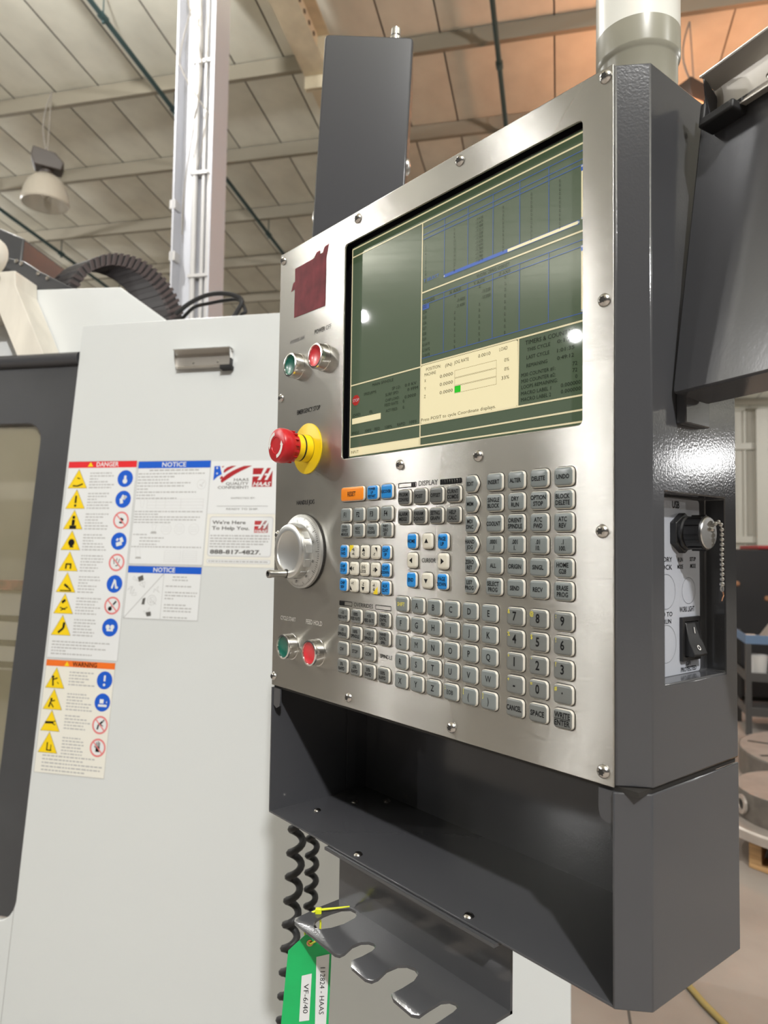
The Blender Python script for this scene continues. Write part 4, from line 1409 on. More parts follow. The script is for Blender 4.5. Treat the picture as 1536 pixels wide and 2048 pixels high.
def coil(name, a, b_, turns, r, tr, lab):
    a, b_ = V(a), V(b_)
    ax = (b_ - a).normalized()
    e1 = V((0.63, 0.77, 0))
    e1 = (e1 - ax * e1.dot(ax)).normalized()
    e2 = ax.cross(e1)
    mb = MB()
    n = int(turns * 14)
    mb.tube([a + (b_ - a) * k / n + (e1 * math.cos(2 * math.pi * k / 14) + e2 * math.sin(2 * math.pi * k / 14)) * r for k in range(n + 1)], tr, 7)
    return tag(mb.build(name, 'black_rubber', None, 60), lab, 'coiled cord', 'coiled cords hanging below the pendant')


coil('coiled_cord', V((-0.10682, 0.11427, 1.05188)), V((-0.13677, 0.11141, 0.61507)), 13, 0.0088, 0.0052, 'longer black coiled cord hanging left, behind the green tag')
coil('coiled_cord', V((-0.11206, 0.14105, 1.03163)), V((-0.12321, 0.14518, 0.80187)), 9.5, 0.0065, 0.0046, 'shorter black coiled cord hanging between the tag cord and the hook bracket')

# =================================================================== MILLING MACHINE
MM = thing('milling_machine', 'large white machining centre enclosure with grey door and safety stickers', 'machine', FW.p(0.3, -1.35, -0.5))
UL, UR, VT = -0.2073, 1.1340, 0.6370
mb = MB()
r = 0.05
corner = [(UL - r + r * math.cos(math.radians(a)), -0.885 - r + r * (1 - 0) + 0 * a) for a in ()]
door_c = [(UL, -0.885)] + [(UL - 0.05 + 0.05 * math.cos(math.radians(-a)), -0.885 + 0.05 * math.sin(math.radians(-a))) for a in (22, 45, 67, 90)]
outl = [(UL, VT), (UL, -0.885)] + door_c[1:] + [(-1.6, -0.935), (-1.6, -1.338), (UR, -1.338), (UR, VT)]
mb.prism(FW, outl, -0.018, 0.0)
mb.build('front_panel', 'white_paint', MM, smooth=30, bevel=0.0025)
mb = MB()
mb.box(FW, UL + 0.05, UR - 0.02, -1.335, VT - 0.06, -1.1, -0.02)
mb.build('enclosure_body', 'white_paint', MM)
mb = MB()
mb.prism(FW, [(UL - 0.003, -0.9), (UL - 0.0015, -0.9), (UL - 0.0015, -1.335), (UL - 0.003, -1.335)], 0.0002, 0.0006)
mb.build('panel_seam', 'print_grey', MM)
# door with rounded window
mb = MB()
plate_hole(mb, FW, -1.5, UL - 0.004, -0.93, 0.540, rrect(-1.35, -0.312, -0.80, 0.356, 0.05, 5), -0.045, -0.012)
dr = mb.build('sliding_door', 'door_grey', MM, smooth=30, bevel=0.004)
tag(dr, 'dark grey sliding door with a large tinted window')
mb = MB()
mb.tube([FW.p(-1.5, 0.543, -0.012), FW.p(UL - 0.004, 0.543, -0.012)], 0.020, 14)
mb.build('door_rail', 'grey_paint_smooth', dr, 60)
mat('tint_glass', (0.42, 0.37, 0.24), 0.03, alpha=0.38)
mb = MB()
mb.sheet(FW, rrect(-1.36, -0.305, -0.81, 0.363, 0.05, 5), -0.030)
mb.build('window_pane', 'tint_glass', dr)
mat('sheet_steel', (0.42, 0.40, 0.35), 0.35, 0.6, noise=(3, 0.12))
mat('rust_red', (0.16, 0.035, 0.022), 0.6, noise=(40, 0.5))
mat('steel_light', (0.55, 0.54, 0.52), 0.35, 0.5)
mb = MB()
mb.box(FW, -1.5, -0.20, -0.93, 0.60, -0.62, -0.60)
mb.build('inner_wall', 'sheet_steel', MM)
mb = MB()
mb.box(FW, -1.2, -0.26, -0.36, -0.10, -0.50, -0.40)
mb.build('work_table', 'steel_light', MM, bevel=0.004)
for v in (-0.19, -0.27, -0.34):
    mb = MB()
    mb.box(FW, -1.2, -0.26, v - 0.012, v + 0.008, -0.402, -0.397)
    mb.build('table_slot', 'gasket_or_shade', MM)
mb = MB()
mb.box(FW, -1.2, -0.30, -0.10, -0.065, -0.47, -0.38)
mb.build('coolant_tray', 'rust_red', MM, bevel=0.003)
mb = MB()
mb.lathe(FW.p(-0.47, -0.05, -0.45), FW.ez, [(0.045, 0), (0.045, 0.42), (0.06, 0.42), (0.06, 0.55)], 24, 0, 0, 0)
mb.build('spindle_column', 'steel_light', MM, 40)
mb = MB()
mb.tube([FW.p(-0.395, -0.06, -0.44), FW.p(-0.40, 0.02, -0.42), FW.p(-0.43, 0.05, -0.40)], 0.010, 8)
mb.build('coolant_nozzle', 'satin_metal', MM, 60)
# upper covers
mb = MB()
mb.prism(FW, [(-0.80, 0.58), (-0.012, 0.58), (-0.012, 0.690), (-0.171, 0.801), (-0.439, 0.814), (-0.80, 0.832)], -0.285, -0.10)
mb.build('top_cover', 'white_paint_top', MM, smooth=20, bevel=0.003)
mb = MB()
mb.box(FW, 0.35, UR - 0.03, 0.56, 0.60, -1.0, -0.1)
mb.build('roof_ledge', 'white_paint', MM)
mb = MB()
mb.prism(FW, [(-0.70, 0.832), (-0.461, 0.826), (-0.453, 0.777), (-0.326, 0.556), (-0.415, 0.556), (-0.500, 0.700), (-0.70, 0.700)], -0.096, -0.002)
mb.build('leaning_bracket', 'cream_paint', MM, smooth=20, bevel=0.002)
mb = MB()
mb.prism(FW, [(-1.10, 0.938), (-0.600, 0.938), (-0.529, 0.918), (-0.467, 0.879), (-0.335, 0.811), (-0.439, 0.8165), (-0.80, 0.8345), (-1.10, 0.8345)], -0.28, -0.105)
wc = mb.build('way_cover', 'door_grey', MM, smooth=20, bevel=0.004)
sw0 = None
for u, v in ((-0.590, 0.924), (-0.555, 0.918), (-0.535, 0.908), (-0.468, 0.870), (-0.432, 0.851)):
    if sw0 is None:
        mb = MB()
        mb.lathe(FW.p(u, v, -0.105), FW.n, [(0.006, 0), (0.007, 0.004), (0.0002, 0.005)], 12, 0, None, 0)
        sw0 = mb.build('cover_screw', 'screw_steel', MM, origin=FW.p(u, v, -0.105))
    else:
        dup(sw0, FW.p(u, v, -0.105), MM)
mb = MB()
mb.prism(FW, [(-1.25, 0.84), (-0.715, 0.84), (-0.722, 1.125), (-0.83, 1.175), (-1.25, 1.20)], -0.55, -0.30)
mb.build('motor_cover', 'door_grey', MM, bevel=0.006)
mb = MB()
mb.lathe(FW.p(-0.575, 0.882, 0.0), FW.n, [(0.066, -0.02), (0.068, 0.0), (0.062, 0.012), (0.0002, 0.016)], 32, 0, 0, 0)
mb.build('round_cap', 'cream_paint', MM, 40)
mb = MB()
mb.ball(FW.p(-0.517, 0.806, 0.01), 0.013, 0, 16, 10)
mb.build('ball_knob', 'satin_metal', MM, 60)
# paper clip on the enclosure
paper_clip(Frame(FW.p(0, 0, 0), FW.ex, FW.ez, FW.n), 0.1045, 0.2665, 0.4870, 0.5370, 0.030, MM, True)

# ------------------------------------------------------------------ stickers
def sticker(name, u0, u1, v0, v1, base, label):
    mb = MB()
    mb.prism(FW, [(u0, v0), (u1, v0), (u1, v1), (u0, v1)], 0.0, 0.0006)
    return tag(mb.build(name, base, MM), label)


HS = 0.0008


def put(name, mt, par, fn, mats=None):
    mb = MB()
    fn(mb)
    return mb.build(name, mats or mt, par, smooth=None, kind='stuff' if name in ('small_print', 'diagram_lines', 'diagram_blocks', 'sticker_lettering', 'flag_stripes', 'flag_stars', 'tool_holder_sketch', 'border_line') else None)


def rectf(u0, u1, v0, v1, h=HS, m=0):
    return lambda mb: mb.sheet(FW, [(u0, v0), (u1, v0), (u1, v1), (u0, v1)], h, m)


def border(par, u0, u1, v0, v1):
    def fn(mb):
        for a, b_ in (((u0, v0), (u1, v0)), ((u1, v0), (u1, v1)), ((u1, v1), (u0, v1)), ((u0, v1), (u0, v0))):
            line2d(mb, FW, a, b_, 0.0012, HS)
    put('border_line', 'print_grey', par, fn)


def triangle(par, cu, v0, w, h, pic):
    t = [(cu - w / 2, v0), (cu + w / 2, v0), (cu, v0 + h)]
    put('warning_triangle', '', par, lambda mb: (mb.sheet(FW, [(cu - w / 2 - 0.0012, v0 - 0.0008), (cu + w / 2 + 0.0012, v0 - 0.0008), (cu, v0 + h + 0.0018)], HS, 0), mb.sheet(FW, t, HS + 0.0002, 1),
                                                     [line2d(mb, FW, (cu + a[0] * w, v0 + a[1] * h), (cu + b_[0] * w, v0 + b_[1] * h), w * tk, HS + 0.0004, 2) if a != b_ else mb.sheet(FW, circ(cu + a[0] * w, v0 + a[1] * h, w * tk, 12), HS + 0.0004, 2) for a, b_, tk in pic]), ['ink_worn', 'print_yellow', 'ink'])


def roundel(par, cu, cv, r, kind, pic):
    def fn(mb):
        if kind == 'b':
            mb.sheet(FW, circ(cu, cv, r, 28), HS, 0)
        else:
            mb.sheet(FW, circ(cu, cv, r, 28), HS, 1)
            ring2d(mb, FW, cu, cv, r * 0.80, r, HS + 0.0002, 0, 28)
        for a, b_, tk in pic:
            if a != b_:
                line2d(mb, FW, (cu + a[0] * r, cv + a[1] * r), (cu + b_[0] * r, cv + b_[1] * r), r * tk, HS + 0.0003, 2)
            else:
                mb.sheet(FW, circ(cu + a[0] * r, cv + a[1] * r, r * tk, 12), HS + 0.0003, 2)
        if kind == 'p':
            line2d(mb, FW, (cu - r * 0.64, cv + r * 0.64), (cu + r * 0.64, cv - r * 0.64), r * 0.14, HS + 0.0005, 0)
    put('pictogram_disc', '', par, fn, ['print_blue', 'sticker_white', 'sticker_white'] if kind == 'b' else ['print_pink', 'sticker_white', 'ink'])


pics = [[((-.25, .12), (0.0, .10), .06), ((0, .10), (.28, .22), .07), ((-.05, .55), (.1, .5), .05)], [((0, .28), (0, .68), .09), ((0, .15), (0, .15), .06)], [((0, .62), (0, .62), .08), ((0, .5), (0, .2), .16), ((-.18, .1), (.18, .1), .16)], [((0.02, .38), (0.02, .38), .17), ((.05, .2), (.05, .12), .2)],
        [((-.12, .1), (-.12, .35), .08), ((.12, .1), (.12, .35), .08), ((-.15, .35), (.15, .35), .07)], [((-.1, .4), (.1, .25), .1), ((.1, .25), (.25, .12), .06), ((-.3, .07), (.3, .07), .05)], [((.05, .7), (-.12, .55), .12), ((-.2, .3), (.1, .2), .05), ((-.15, .15), (.2, .32), .04)], [((.12, .65), (.1, .35), .12), ((.1, .35), (-.15, .12), .1), ((.16, .45), (.0, .3), .05)]]
rp_ = [('b', [((0, .35), (0, -.1), .3), ((0, -.3), (0, -.3), .3)]), ('b', [((-.2, .35), (.3, .1), .45), ((-.25, .1), (-.15, -.5), .4), ((.1, .1), (.4, .35), .3)]), ('p', [((-.1, .2), (.3, .0), .25), ((-.2, -.25), (.2, -.3), .2)]), ('b', [((.2, .4), (.45, -.1), .4), ((.4, -.2), (-.3, -.4), .45), ((-.3, .25), (-.1, .1), .3)]),
       ('p', [((-.3, -.2), (-.4, .3), .08), ((-.05, -.1), (0, .5), .08), ((.2, -.1), (.35, .4), .08), ((-.1, -.4), (.2, -.3), .1)]), ('b', [((0, .5), (-.3, -.5), .22), ((.05, .4), (.25, -.5), .22), ((.35, -.4), (.35, -.4), .15)]), ('p', [((.1, .1), (.45, .5), .2), ((-.25, -.35), (-.25, -.35), .25), ((0, 0), (-.2, -.2), .1)]), ('b', [((-.28, .05), (-.28, .05), .26), ((.28, .05), (.28, .05), .26), ((-.4, -.3), (.4, -.3), .22)])]
# danger sticker
ds = sticker('danger_sticker', -0.1999, 0.0107, -0.2867, 0.2410, 'sticker_white', 'tall white sticker with red danger band, yellow triangles and round pictograms')
put('header_band', 'print_red', ds, rectf(-0.1995, 0.0103, 0.2225, 0.2405))
put('header_lettering', '', ds, lambda mb: (text(mb, FW, 'DANGER', -0.1120, 0.2258, HS + 0.0003, 0.0120, 0.0680, 'l', 0, 0.02), mb.sheet(FW, [(-0.139, 0.2258), (-0.122, 0.2258), (-0.1305, 0.2385)], HS + 0.0003, 1)), ['sticker_white', 'print_yellow'])
border(ds, -0.1995, 0.0103, -0.2863, 0.2405)
for k in range(8):
    vb = 0.1668 - 0.05625 * k
    triangle(ds, -0.1645, vb, 0.058, 0.0510, pics[k])
    kd, pc = rp_[k]
    roundel(ds, -0.0205, vb + 0.0250, 0.0232, kd, pc)


def body_text(rows_, u0, u1, vtop, lead, hg):
    def fn(mb):
        v = vtop
        for fl in rows_:
            if fl:
                greek(mb, FW, u0, u1, v, hg, HS, 0, 0, fl)
            v -= lead
    return fn


for k in range(8):
    random.seed(40 + k)
    put('small_print', 'print_grey', ds, body_text([random.uniform(.7, 1) for _ in range(2)] + [random.uniform(.3, 1)] + [random.uniform(.6, 1) for _ in range(3)], -0.1290, -0.0500, 0.2060 - 0.0562 * k, 0.0080, 0.0030))
put('small_print', 'print_grey', ds, body_text([1, .75, .95, .25, .7], -0.1880, -0.0130, -0.2455, 0.0078, 0.0030))
# warning sticker
ws = sticker('warning_sticker', -0.1986, 0.0062, -0.5745, -0.2905, 'sticker_cream', 'cream sticker with orange warning band, four yellow triangles and four pictograms')
put('header_band', 'print_orange', ws, rectf(-0.1980, 0.0056, -0.3072, -0.2910))
put('header_lettering', '', ws, lambda mb: (text(mb, FW, 'WARNING', -0.1190, -0.3050, HS + 0.0003, 0.0112, 0.0720, 'l', 0, 0.02), mb.sheet(FW, [(-0.143, -0.3055), (-0.128, -0.3055), (-0.1355, -0.2935)], HS + 0.0003, 1)), ['ink', 'print_yellow'])
border(ws, -0.1980, 0.0056, -0.5740, -0.2910)
pw = [[((-.15, .55), (-.15, .55), .07), ((-.15, .5), (-.1, .1), .08), ((-.12, .42), (.1, .5), .06), ((.1, .3), (.2, .2), .03)], [((-.1, .5), (-.1, .5), .06), ((-.1, .45), (-.2, .1), .07), ((-.1, .3), (.05, .1), .05), ((-.08, .4), (.1, .45), .05)], [((-.3, .4), (.15, .42), .10), ((.05, .42), (.25, .5), .04), ((.05, .4), (.25, .3), .04)], [((-.05, .1), (-.05, .5), .06), ((-.05, .12), (.2, .12), .05), ((.15, .1), (.15, .4), .04)]]
for k in range(4):
    triangle(ws, -0.1645, -0.3625 - 0.0538 * k, 0.0555, 0.0505, pw[k])
roundel(ws, -0.0205, -0.3355, 0.0225, 'b', [((0, .55), (0, -.1), .24), ((0, -.5), (0, -.5), .15)])
roundel(ws, -0.0205, -0.3905, 0.0225, 'b', [((-.1, .35), (-.1, -.1), .5), ((-.5, -.35), (.6, -.35), .25), ((.5, .05), (.6, .05), .2)])
roundel(ws, -0.0205, -0.4460, 0.0225, 'p', [((-.3, -.5), (-.2, 0), .2), ((-.2, 0), (.3, .4), .22), ((0, .1), (.4, -.1), .1), ((.4, .5), (.4, .5), .1)])
roundel(ws, -0.0205, -0.5015, 0.0225, 'p', [((0, -.45), (0, .15), .5), ((-.15, .1), (-.2, .6), .1), ((0.02, .1), (.02, .7), .1), ((.18, .1), (.2, .6), .1), ((-.3, .0), (-.42, .2), .1)])
for k in range(4):
    random.seed(70 + k)
    put('small_print', 'print_grey', ws, body_text([random.uniform(.6, 1) for _ in range(6 if k in (1, 3) else 5)], -0.1250, -0.0480, -0.3220 - 0.0545 * k, 0.0078, 0.0030))
put('small_print', 'print_grey', ws, body_text([.9, .68, 1, 1, .75], -0.1780, -0.0030, -0.5325, 0.0088, 0.0032))
# notice sticker
n1 = sticker('notice_sticker', 0.0149, 0.2265, -0.0365, 0.2385, 'sticker_white', 'white sticker with blue notice band above small diagrams and tables')
put('header_band', 'print_blue', n1, rectf(0.0153, 0.2261, 0.2190, 0.2381))
put('header_lettering', 'sticker_white', n1, lambda mb: text(mb, FW, 'NOTICE', 0.0860, 0.2228, HS + 0.0003, 0.0118, 0.0700, 'l', 0, 0.02))
border(n1, 0.0153, 0.2261, -0.0361, 0.2381)
random.seed(5)
put('small_print', 'print_grey', n1, lambda mb: (greek(mb, FW, 0.050, 0.195, 0.2115, 0.0036, HS), [greek(mb, FW, 0.018, 0.215 if k < 2 else 0.20, 0.2025 - 0.0083 * k, 0.0031, HS, 0, 0, f) for k, f in enumerate((1, .55, .5, .85, .75, .2, .95, .3, .65))],
                                                     [greek(mb, FW, 0.018, 0.218, 0.1010 - 0.0072 * k, 0.0029, HS, 0, 0, f) for k, f in enumerate((1, .35, .95, .9, .55))], [greek(mb, FW, 0.020, 0.12, 0.040 - 0.0085 * k, 0.0028, HS, 0, 0.02 if k else 0, f) for k, f in enumerate((.4, .9, .8, .7))],
                                                     greek(mb, FW, 0.018, 0.222, 0.0080, 0.0029, HS)))


def n1_dia(mb):
    for v in (0.136, 0.128, 0.1195, 0.111):
        line2d(mb, FW, (0.052, v), (0.214, v), 0.0007, HS)
    for u in (0.052, 0.078, 0.105, 0.150, 0.214):
        line2d(mb, FW, (u, 0.111), (u, 0.136), 0.0007, HS)
    for u in (0.1143, 0.1525, 0.1934):
        ring2d(mb, FW, u, 0.0565, 0.0140, 0.0147, HS)
        for v in (0.051, 0.0565, 0.062):
            line2d(mb, FW, (u - 0.010, v), (u + 0.010, v), 0.0006, HS)
    ring2d(mb, FW, 0.2045, 0.1745, 0.0120, 0.0129, HS)
    line2d(mb, FW, (0.199, 0.174), (0.208, 0.169), 0.003, HS)
    line2d(mb, FW, (0.205, 0.174), (0.211, 0.181), 0.002, HS)
    for q in ([(0.077, 0.050), (0.072, 0.068), (0.086, 0.068), (0.082, 0.050)], [(0.034, -0.018), (0.032, 0.004), (0.044, 0.004), (0.047, -0.018)], [(0.036, 0.112), (0.030, 0.136), (0.044, 0.136), (0.040, 0.112)]):
        for a in range(4):
            line2d(mb, FW, q[a], q[(a + 1) % 4], 0.0007, HS)
    for u0, u1 in ((0.116, 0.162), (0.168, 0.208)):
        for k in range(6):
            line2d(mb, FW, (u0, 0.000 - 0.0055 * k), (u1, 0.000 - 0.0055 * k), 0.0006, HS)
        line2d(mb, FW, (u0, 0.0), (u0, -0.0275), 0.0006, HS)
        line2d(mb, FW, (u1, 0.0), (u1, -0.0275), 0.0006, HS)


put('diagram_lines', 'print_lightgrey', n1, n1_dia)
put('tool_holder_sketch', 'print_grey', n1, lambda mb: (mb.sheet(FW, [(0.070, 0.044), (0.088, 0.044), (0.086, 0.050), (0.072, 0.050)], HS), mb.sheet(FW, [(0.032, -0.022), (0.050, -0.022), (0.048, -0.017), (0.034, -0.017)], HS)))
# second notice sticker
n2 = sticker('notice_sticker', 0.0149, 0.2256, -0.1765, -0.0405, 'sticker_white', 'small square sticker with blue notice band and a diagonally split drawing')
put('header_band', 'print_blue', n2, rectf(0.0153, 0.2252, -0.0590, -0.0409))
put('header_lettering', 'sticker_white', n2, lambda mb: text(mb, FW, 'NOTICE', 0.0890, -0.0555, HS + 0.0003, 0.0112, 0.0620, 'l', 0, 0.02))
border(n2, 0.0153, 0.2252, -0.1761, -0.0409)


def n2_dia(mb):
    line2d(mb, FW, (0.0158, -0.1755), (0.1200, -0.0592), 0.0016, HS)
    line2d(mb, FW, (0.1203, -0.1758), (0.1203, -0.0592), 0.0009, HS)
    random.seed(9)
    for c in ((0.045, -0.075), (0.040, -0.110), (0.030, -0.100), (0.095, -0.130), (0.085, -0.155), (0.108, -0.100), (0.065, -0.090)):
        q = [(c[0] + random.uniform(-.014, .014), c[1] + random.uniform(-.010, .010)) for _ in range(5)]
        for a in range(5):
            line2d(mb, FW, q[a], q[(a + 1) % 5], 0.0006, HS)
    ring2d(mb, FW, 0.092, -0.128, 0.0120, 0.0128, HS)
    ring2d(mb, FW, 0.092, -0.128, 0.0070, 0.0076, HS)


put('diagram_lines', 'print_grey', n2, n2_dia)
put('diagram_blocks', 'ink_worn', n2, lambda mb: (mb.sheet(FW, [(0.046, -0.070), (0.060, -0.064), (0.064, -0.077), (0.050, -0.082)], HS + 0.0001), mb.sheet(FW, [(0.066, -0.125), (0.074, -0.122), (0.072, -0.140), (0.064, -0.140)], HS + 0.0001), mb.sheet(FW, [(0.078, -0.160), (0.092, -0.157), (0.094, -0.168), (0.082, -0.170)], HS + 0.0001)))
random.seed(12)
put('small_print', 'print_grey', n2, lambda mb: [greek(mb, FW, 0.128 + (0.018 if k < 2 else 0), 0.218, -0.0690 - 0.0079 * k, 0.0030, HS, 0, 0, f) for k, f in enumerate((.55, .6, 0.02, .8, 0.02, 1, .95, .3, 0.02, .7, .9, .85, 0.02, .8)) if f > 0.1])


# quality and service stickers
def emblem(par, u0, u1, v0, v1, col):
    w, h = u1 - u0, v1 - v0

    def q(a, b_):
        return (u0 + a * w, v0 + b_ * h)
    put('emblem_square', col, par, rectf(u0, u1, v0, v1))
    put('emblem_strokes', 'sticker_white', par, lambda mb: (mb.sheet(FW, [q(-.14, .66), q(.43, .66), q(.60, 1.12), q(.78, 1.12), q(.42, .36), q(.26, .36), q(.36, .55), q(-.08, .55)], HS + 0.0003), mb.sheet(FW, [q(.62, .36), q(.76, .36), q(1.12, 1.12), q(.96, 1.12)], HS + 0.0003),
                                                          mb.sheet(FW, [q(.60, .60), q(.75, .60), q(.80, .70), q(.64, .70)], HS + 0.00032)))
    put('emblem_lettering', 'sticker_white', par, lambda mb: text(mb, Frame(FW.p(*q(.04, .04)), FW.ex, FW.ez + FW.ex * 0.35, FW.n), 'HAAS', 0, 0, HS + 0.0003, h * 0.22, w * 0.86, 'l', 0, 0.03))


qs = sticker('quality_sticker', 0.2278, 0.4200, 0.0975, 0.2360, 'sticker_white', 'white quality sticker with striped flag motif and red square emblem')
put('flag_field', 'print_blue', qs, lambda mb: mb.sheet(FW, [(0.2372, 0.2226), (0.2372, 0.1840), (0.2480, 0.1945), (0.2600, 0.2010), (0.2560, 0.2120), (0.2534, 0.2226)], HS))
put('flag_stars', 'sticker_white', qs, lambda mb: [mb.sheet(FW, [(c[0] + (0.0036 if k % 2 == 0 else 0.0017) * math.sin(k * math.pi / 5), c[1] + (0.0036 if k % 2 == 0 else 0.0017) * math.cos(k * math.pi / 5)) for k in range(10)], HS + 0.0003) for c in ((0.2455, 0.2175), (0.2465, 0.2030))])
put('flag_stripes', 'print_darkred', qs, lambda mb: [mb.sheet(FW, s_, HS) for s_ in ([(0.264, 0.2066), (0.2658, 0.213), (0.2733, 0.2188), (0.2855, 0.2227), (0.2985, 0.2228), (0.286, 0.2165), (0.274, 0.2095), (0.2664, 0.2044)], [(0.2577, 0.1828), (0.2607, 0.1892), (0.2732, 0.2002), (0.2901, 0.2103), (0.3072, 0.2177), (0.321, 0.2222), (0.343, 0.2228), (0.3318, 0.2175), (0.3131, 0.2089), (0.2944, 0.1989), (0.2759, 0.1872), (0.2615, 0.1778)], [(0.258, 0.2214), (0.266, 0.2227), (0.2599, 0.2182)], [(0.2543, 0.1904), (0.2601, 0.1968), (0.2645, 0.1928), (0.2581, 0.1872)])])
emblem(qs, 0.3459, 0.3998, 0.1672, 0.2160, 'print_darkred')
put('sticker_lettering', 'ink_worn', qs, lambda mb: (text(mb, FW, 'HAAS', 0.3360, 0.1825, HS, 0.0070, 0.0410, 'r', 0, 0.01), text(mb, FW, 'QUALITY', 0.3360, 0.1725, HS, 0.0070, 0.0630, 'r', 0, 0.01), text(mb, FW, 'CONFIDENT!', 0.3360, 0.1625, HS, 0.0070, 0.0845, 'r', 0, 0.01),
                                                      text(mb, FW, 'INSPECTED BY:', 0.2910, 0.1360, HS, 0.0042, 0.0664, 'l', 0, 0.0), text(mb, FW, 'READY TO SHIP.', 0.2800, 0.1072, HS, 0.0048, 0.0880, 'l', 0, 0.0), line2d(mb, FW, (0.2526, 0.1171), (0.3932, 0.1171), 0.0008, HS)))
hs = sticker('service_sticker', 0.2285, 0.4230, -0.0385, 0.0965, 'sticker_cream', 'cream service sticker with rounded grey frame, phone number and small red emblem')


def fr_round(u0, u1, v0, v1, r, w):
    def fn(mb):
        a, b_ = rrect(u0, u1, v0, v1, r), rrect(u0 + w, u1 - w, v0 + w, v1 - w, r - w)
        n_ = len(a)
        for i in range(n_):
            j = (i + 1) % n_
            mb.quad([FW.p(*a[i], HS), FW.p(*a[j], HS), FW.p(*b_[j], HS), FW.p(*b_[i], HS)], 0)
        mb.sheet(FW, b_, HS, 1)
    return fn


put('rounded_frame', '', hs, fr_round(0.2363, 0.4110, -0.0127, 0.0905, 0.008, 0.0026), ['print_lightgrey', 'sticker_white'])
put('rounded_frame', '', hs, fr_round(0.2364, 0.4105, -0.0300, -0.0190, 0.004, 0.0016), ['print_lightgrey', 'sticker_white'])
emblem(hs, 0.3607, 0.3980, 0.0490, 0.0797, 'print_red')
put('sticker_lettering', 'ink_worn', hs, lambda mb: (text(mb, FW, "We're Here", 0.2442, 0.0708, HS + 0.0003, 0.0085, 0.0921, 'l', 0, 0.02), text(mb, FW, 'To Help You.', 0.2444, 0.0560, HS + 0.0003, 0.0085, 0.1030, 'l', 0, 0.02), text(mb, FW, '888-817-4827.', 0.2440, -0.0055, HS + 0.0003, 0.0100, 0.1390, 'l', 0, 0.03)))
random.seed(3)
put('small_print', 'print_grey', hs, lambda mb: ([greek(mb, FW, 0.2416, 0.404, 0.0393 - 0.0071 * k, 0.0030, HS + 0.0003, 0, 0, f) for k, f in enumerate((1, 1, .98, .92, .68))], greek(mb, FW, 0.242, 0.405, -0.0260, 0.0028, HS + 0.0003)))

# ------------------------------------------------------------------ cable carrier and hoses on top of the machine
CC = thing('cable_carrier', 'black plastic cable carrier arching over the top of the machine', 'cable carrier', FW.p(-0.3, 0.8, -0.32))
off = -0.33
wv = (-FW.ex * 0.96 - FW.n * 0.28).normalized()
WID = 0.13
sp_ = [(-0.530, 0.84), (-0.530, 0.900), (-0.520, 0.948), (-0.498, 0.988), (-0.465, 1.016), (-0.424, 1.030), (-0.380, 1.034), (-0.334, 1.026), (-0.290, 1.010), (-0.248, 0.986), (-0.210, 0.956), (-0.176, 0.920), (-0.148, 0.882), (-0.126, 0.842), (-0.110, 0.800), (-0.100, 0.755)]
hp = []
for i in range(len(sp_) - 1):
    for t in (0, 0.5):
        hp.append((sp_[i][0] * (1 - t) + sp_[i + 1][0] * t, sp_[i][1] * (1 - t) + sp_[i + 1][1] * t))
for i in range(len(hp) - 1):
    a, b_ = V((*hp[i], 0)), V((*hp[i + 1], 0))
    d = (b_ - a)
    nn = V((-d.y, d.x, 0)).normalized()
    mb = MB()
    for (h0, h1, m_, e0, e1, q) in ((-0.004, 0.008, 1, 0.10, 0.62, 0.044), (0.0, 0.010, 0, -0.10, 1.10, 0.034), (0.010, WID - 0.010, 0, 0.06, 0.94, 0.040), (WID - 0.010, WID, 0, -0.10, 1.10, 0.034)):
        L = []
        for p, s_ in ((a + d * e0, -1), (a + d * e1, -1), (a + d * e1, 1), (a + d * e0, 1)):
            pp_ = p + nn * (q / 2 * s_)
            L.append(FW.p(pp_.x, pp_.y, off))
        mb.add([p + wv * h0 for p in L] + [p + wv * h1 for p in L], [(3, 2, 1, 0), (4, 5, 6, 7), (0, 1, 5, 4), (1, 2, 6, 5), (2, 3, 7, 6), (3, 0, 4, 7)], m_)
    mb.build('chain_link', ['chain_plastic', 'chain_side'], CC, smooth=None)
for k, (o2, r2, lab) in enumerate(((0.0, 0.0075, 'black hose looping over the machine top, upper of two'), (-0.03, 0.0060, 'black hose looping over the machine top, lower of two'))):
    ctrl = [(-0.10, 0.80 - 0.01 * k), (-0.055, 0.835), (0.00, 0.858 - 0.012 * k), (0.055, 0.862 - 0.010 * k), (0.105, 0.850), (0.130, 0.830 - 0.02 * k), (0.118, 0.80), (0.095, 0.76)]
    P_ = []
    for i in range(len(ctrl) - 1):
        p0, p1, p2, p3 = [V((*ctrl[max(0, min(len(ctrl) - 1, i + j))], 0)) for j in (-1, 0, 1, 2)]
        for t in (0, .25, .5, .75):
            P_.append(0.5 * ((2 * p1) + (p2 - p0) * t + (2 * p0 - 5 * p1 + 4 * p2 - p3) * t * t + (3 * p1 - p0 - 3 * p2 + p3) * t ** 3))
    mb = MB()
    mb.tube([FW.p(p.x, p.y, -0.30 + o2) for p in P_], r2, 8)
    tag(mb.build('rubber_hose', 'black_rubber', None, 60), lab, 'hose', 'hoses on the machine top')
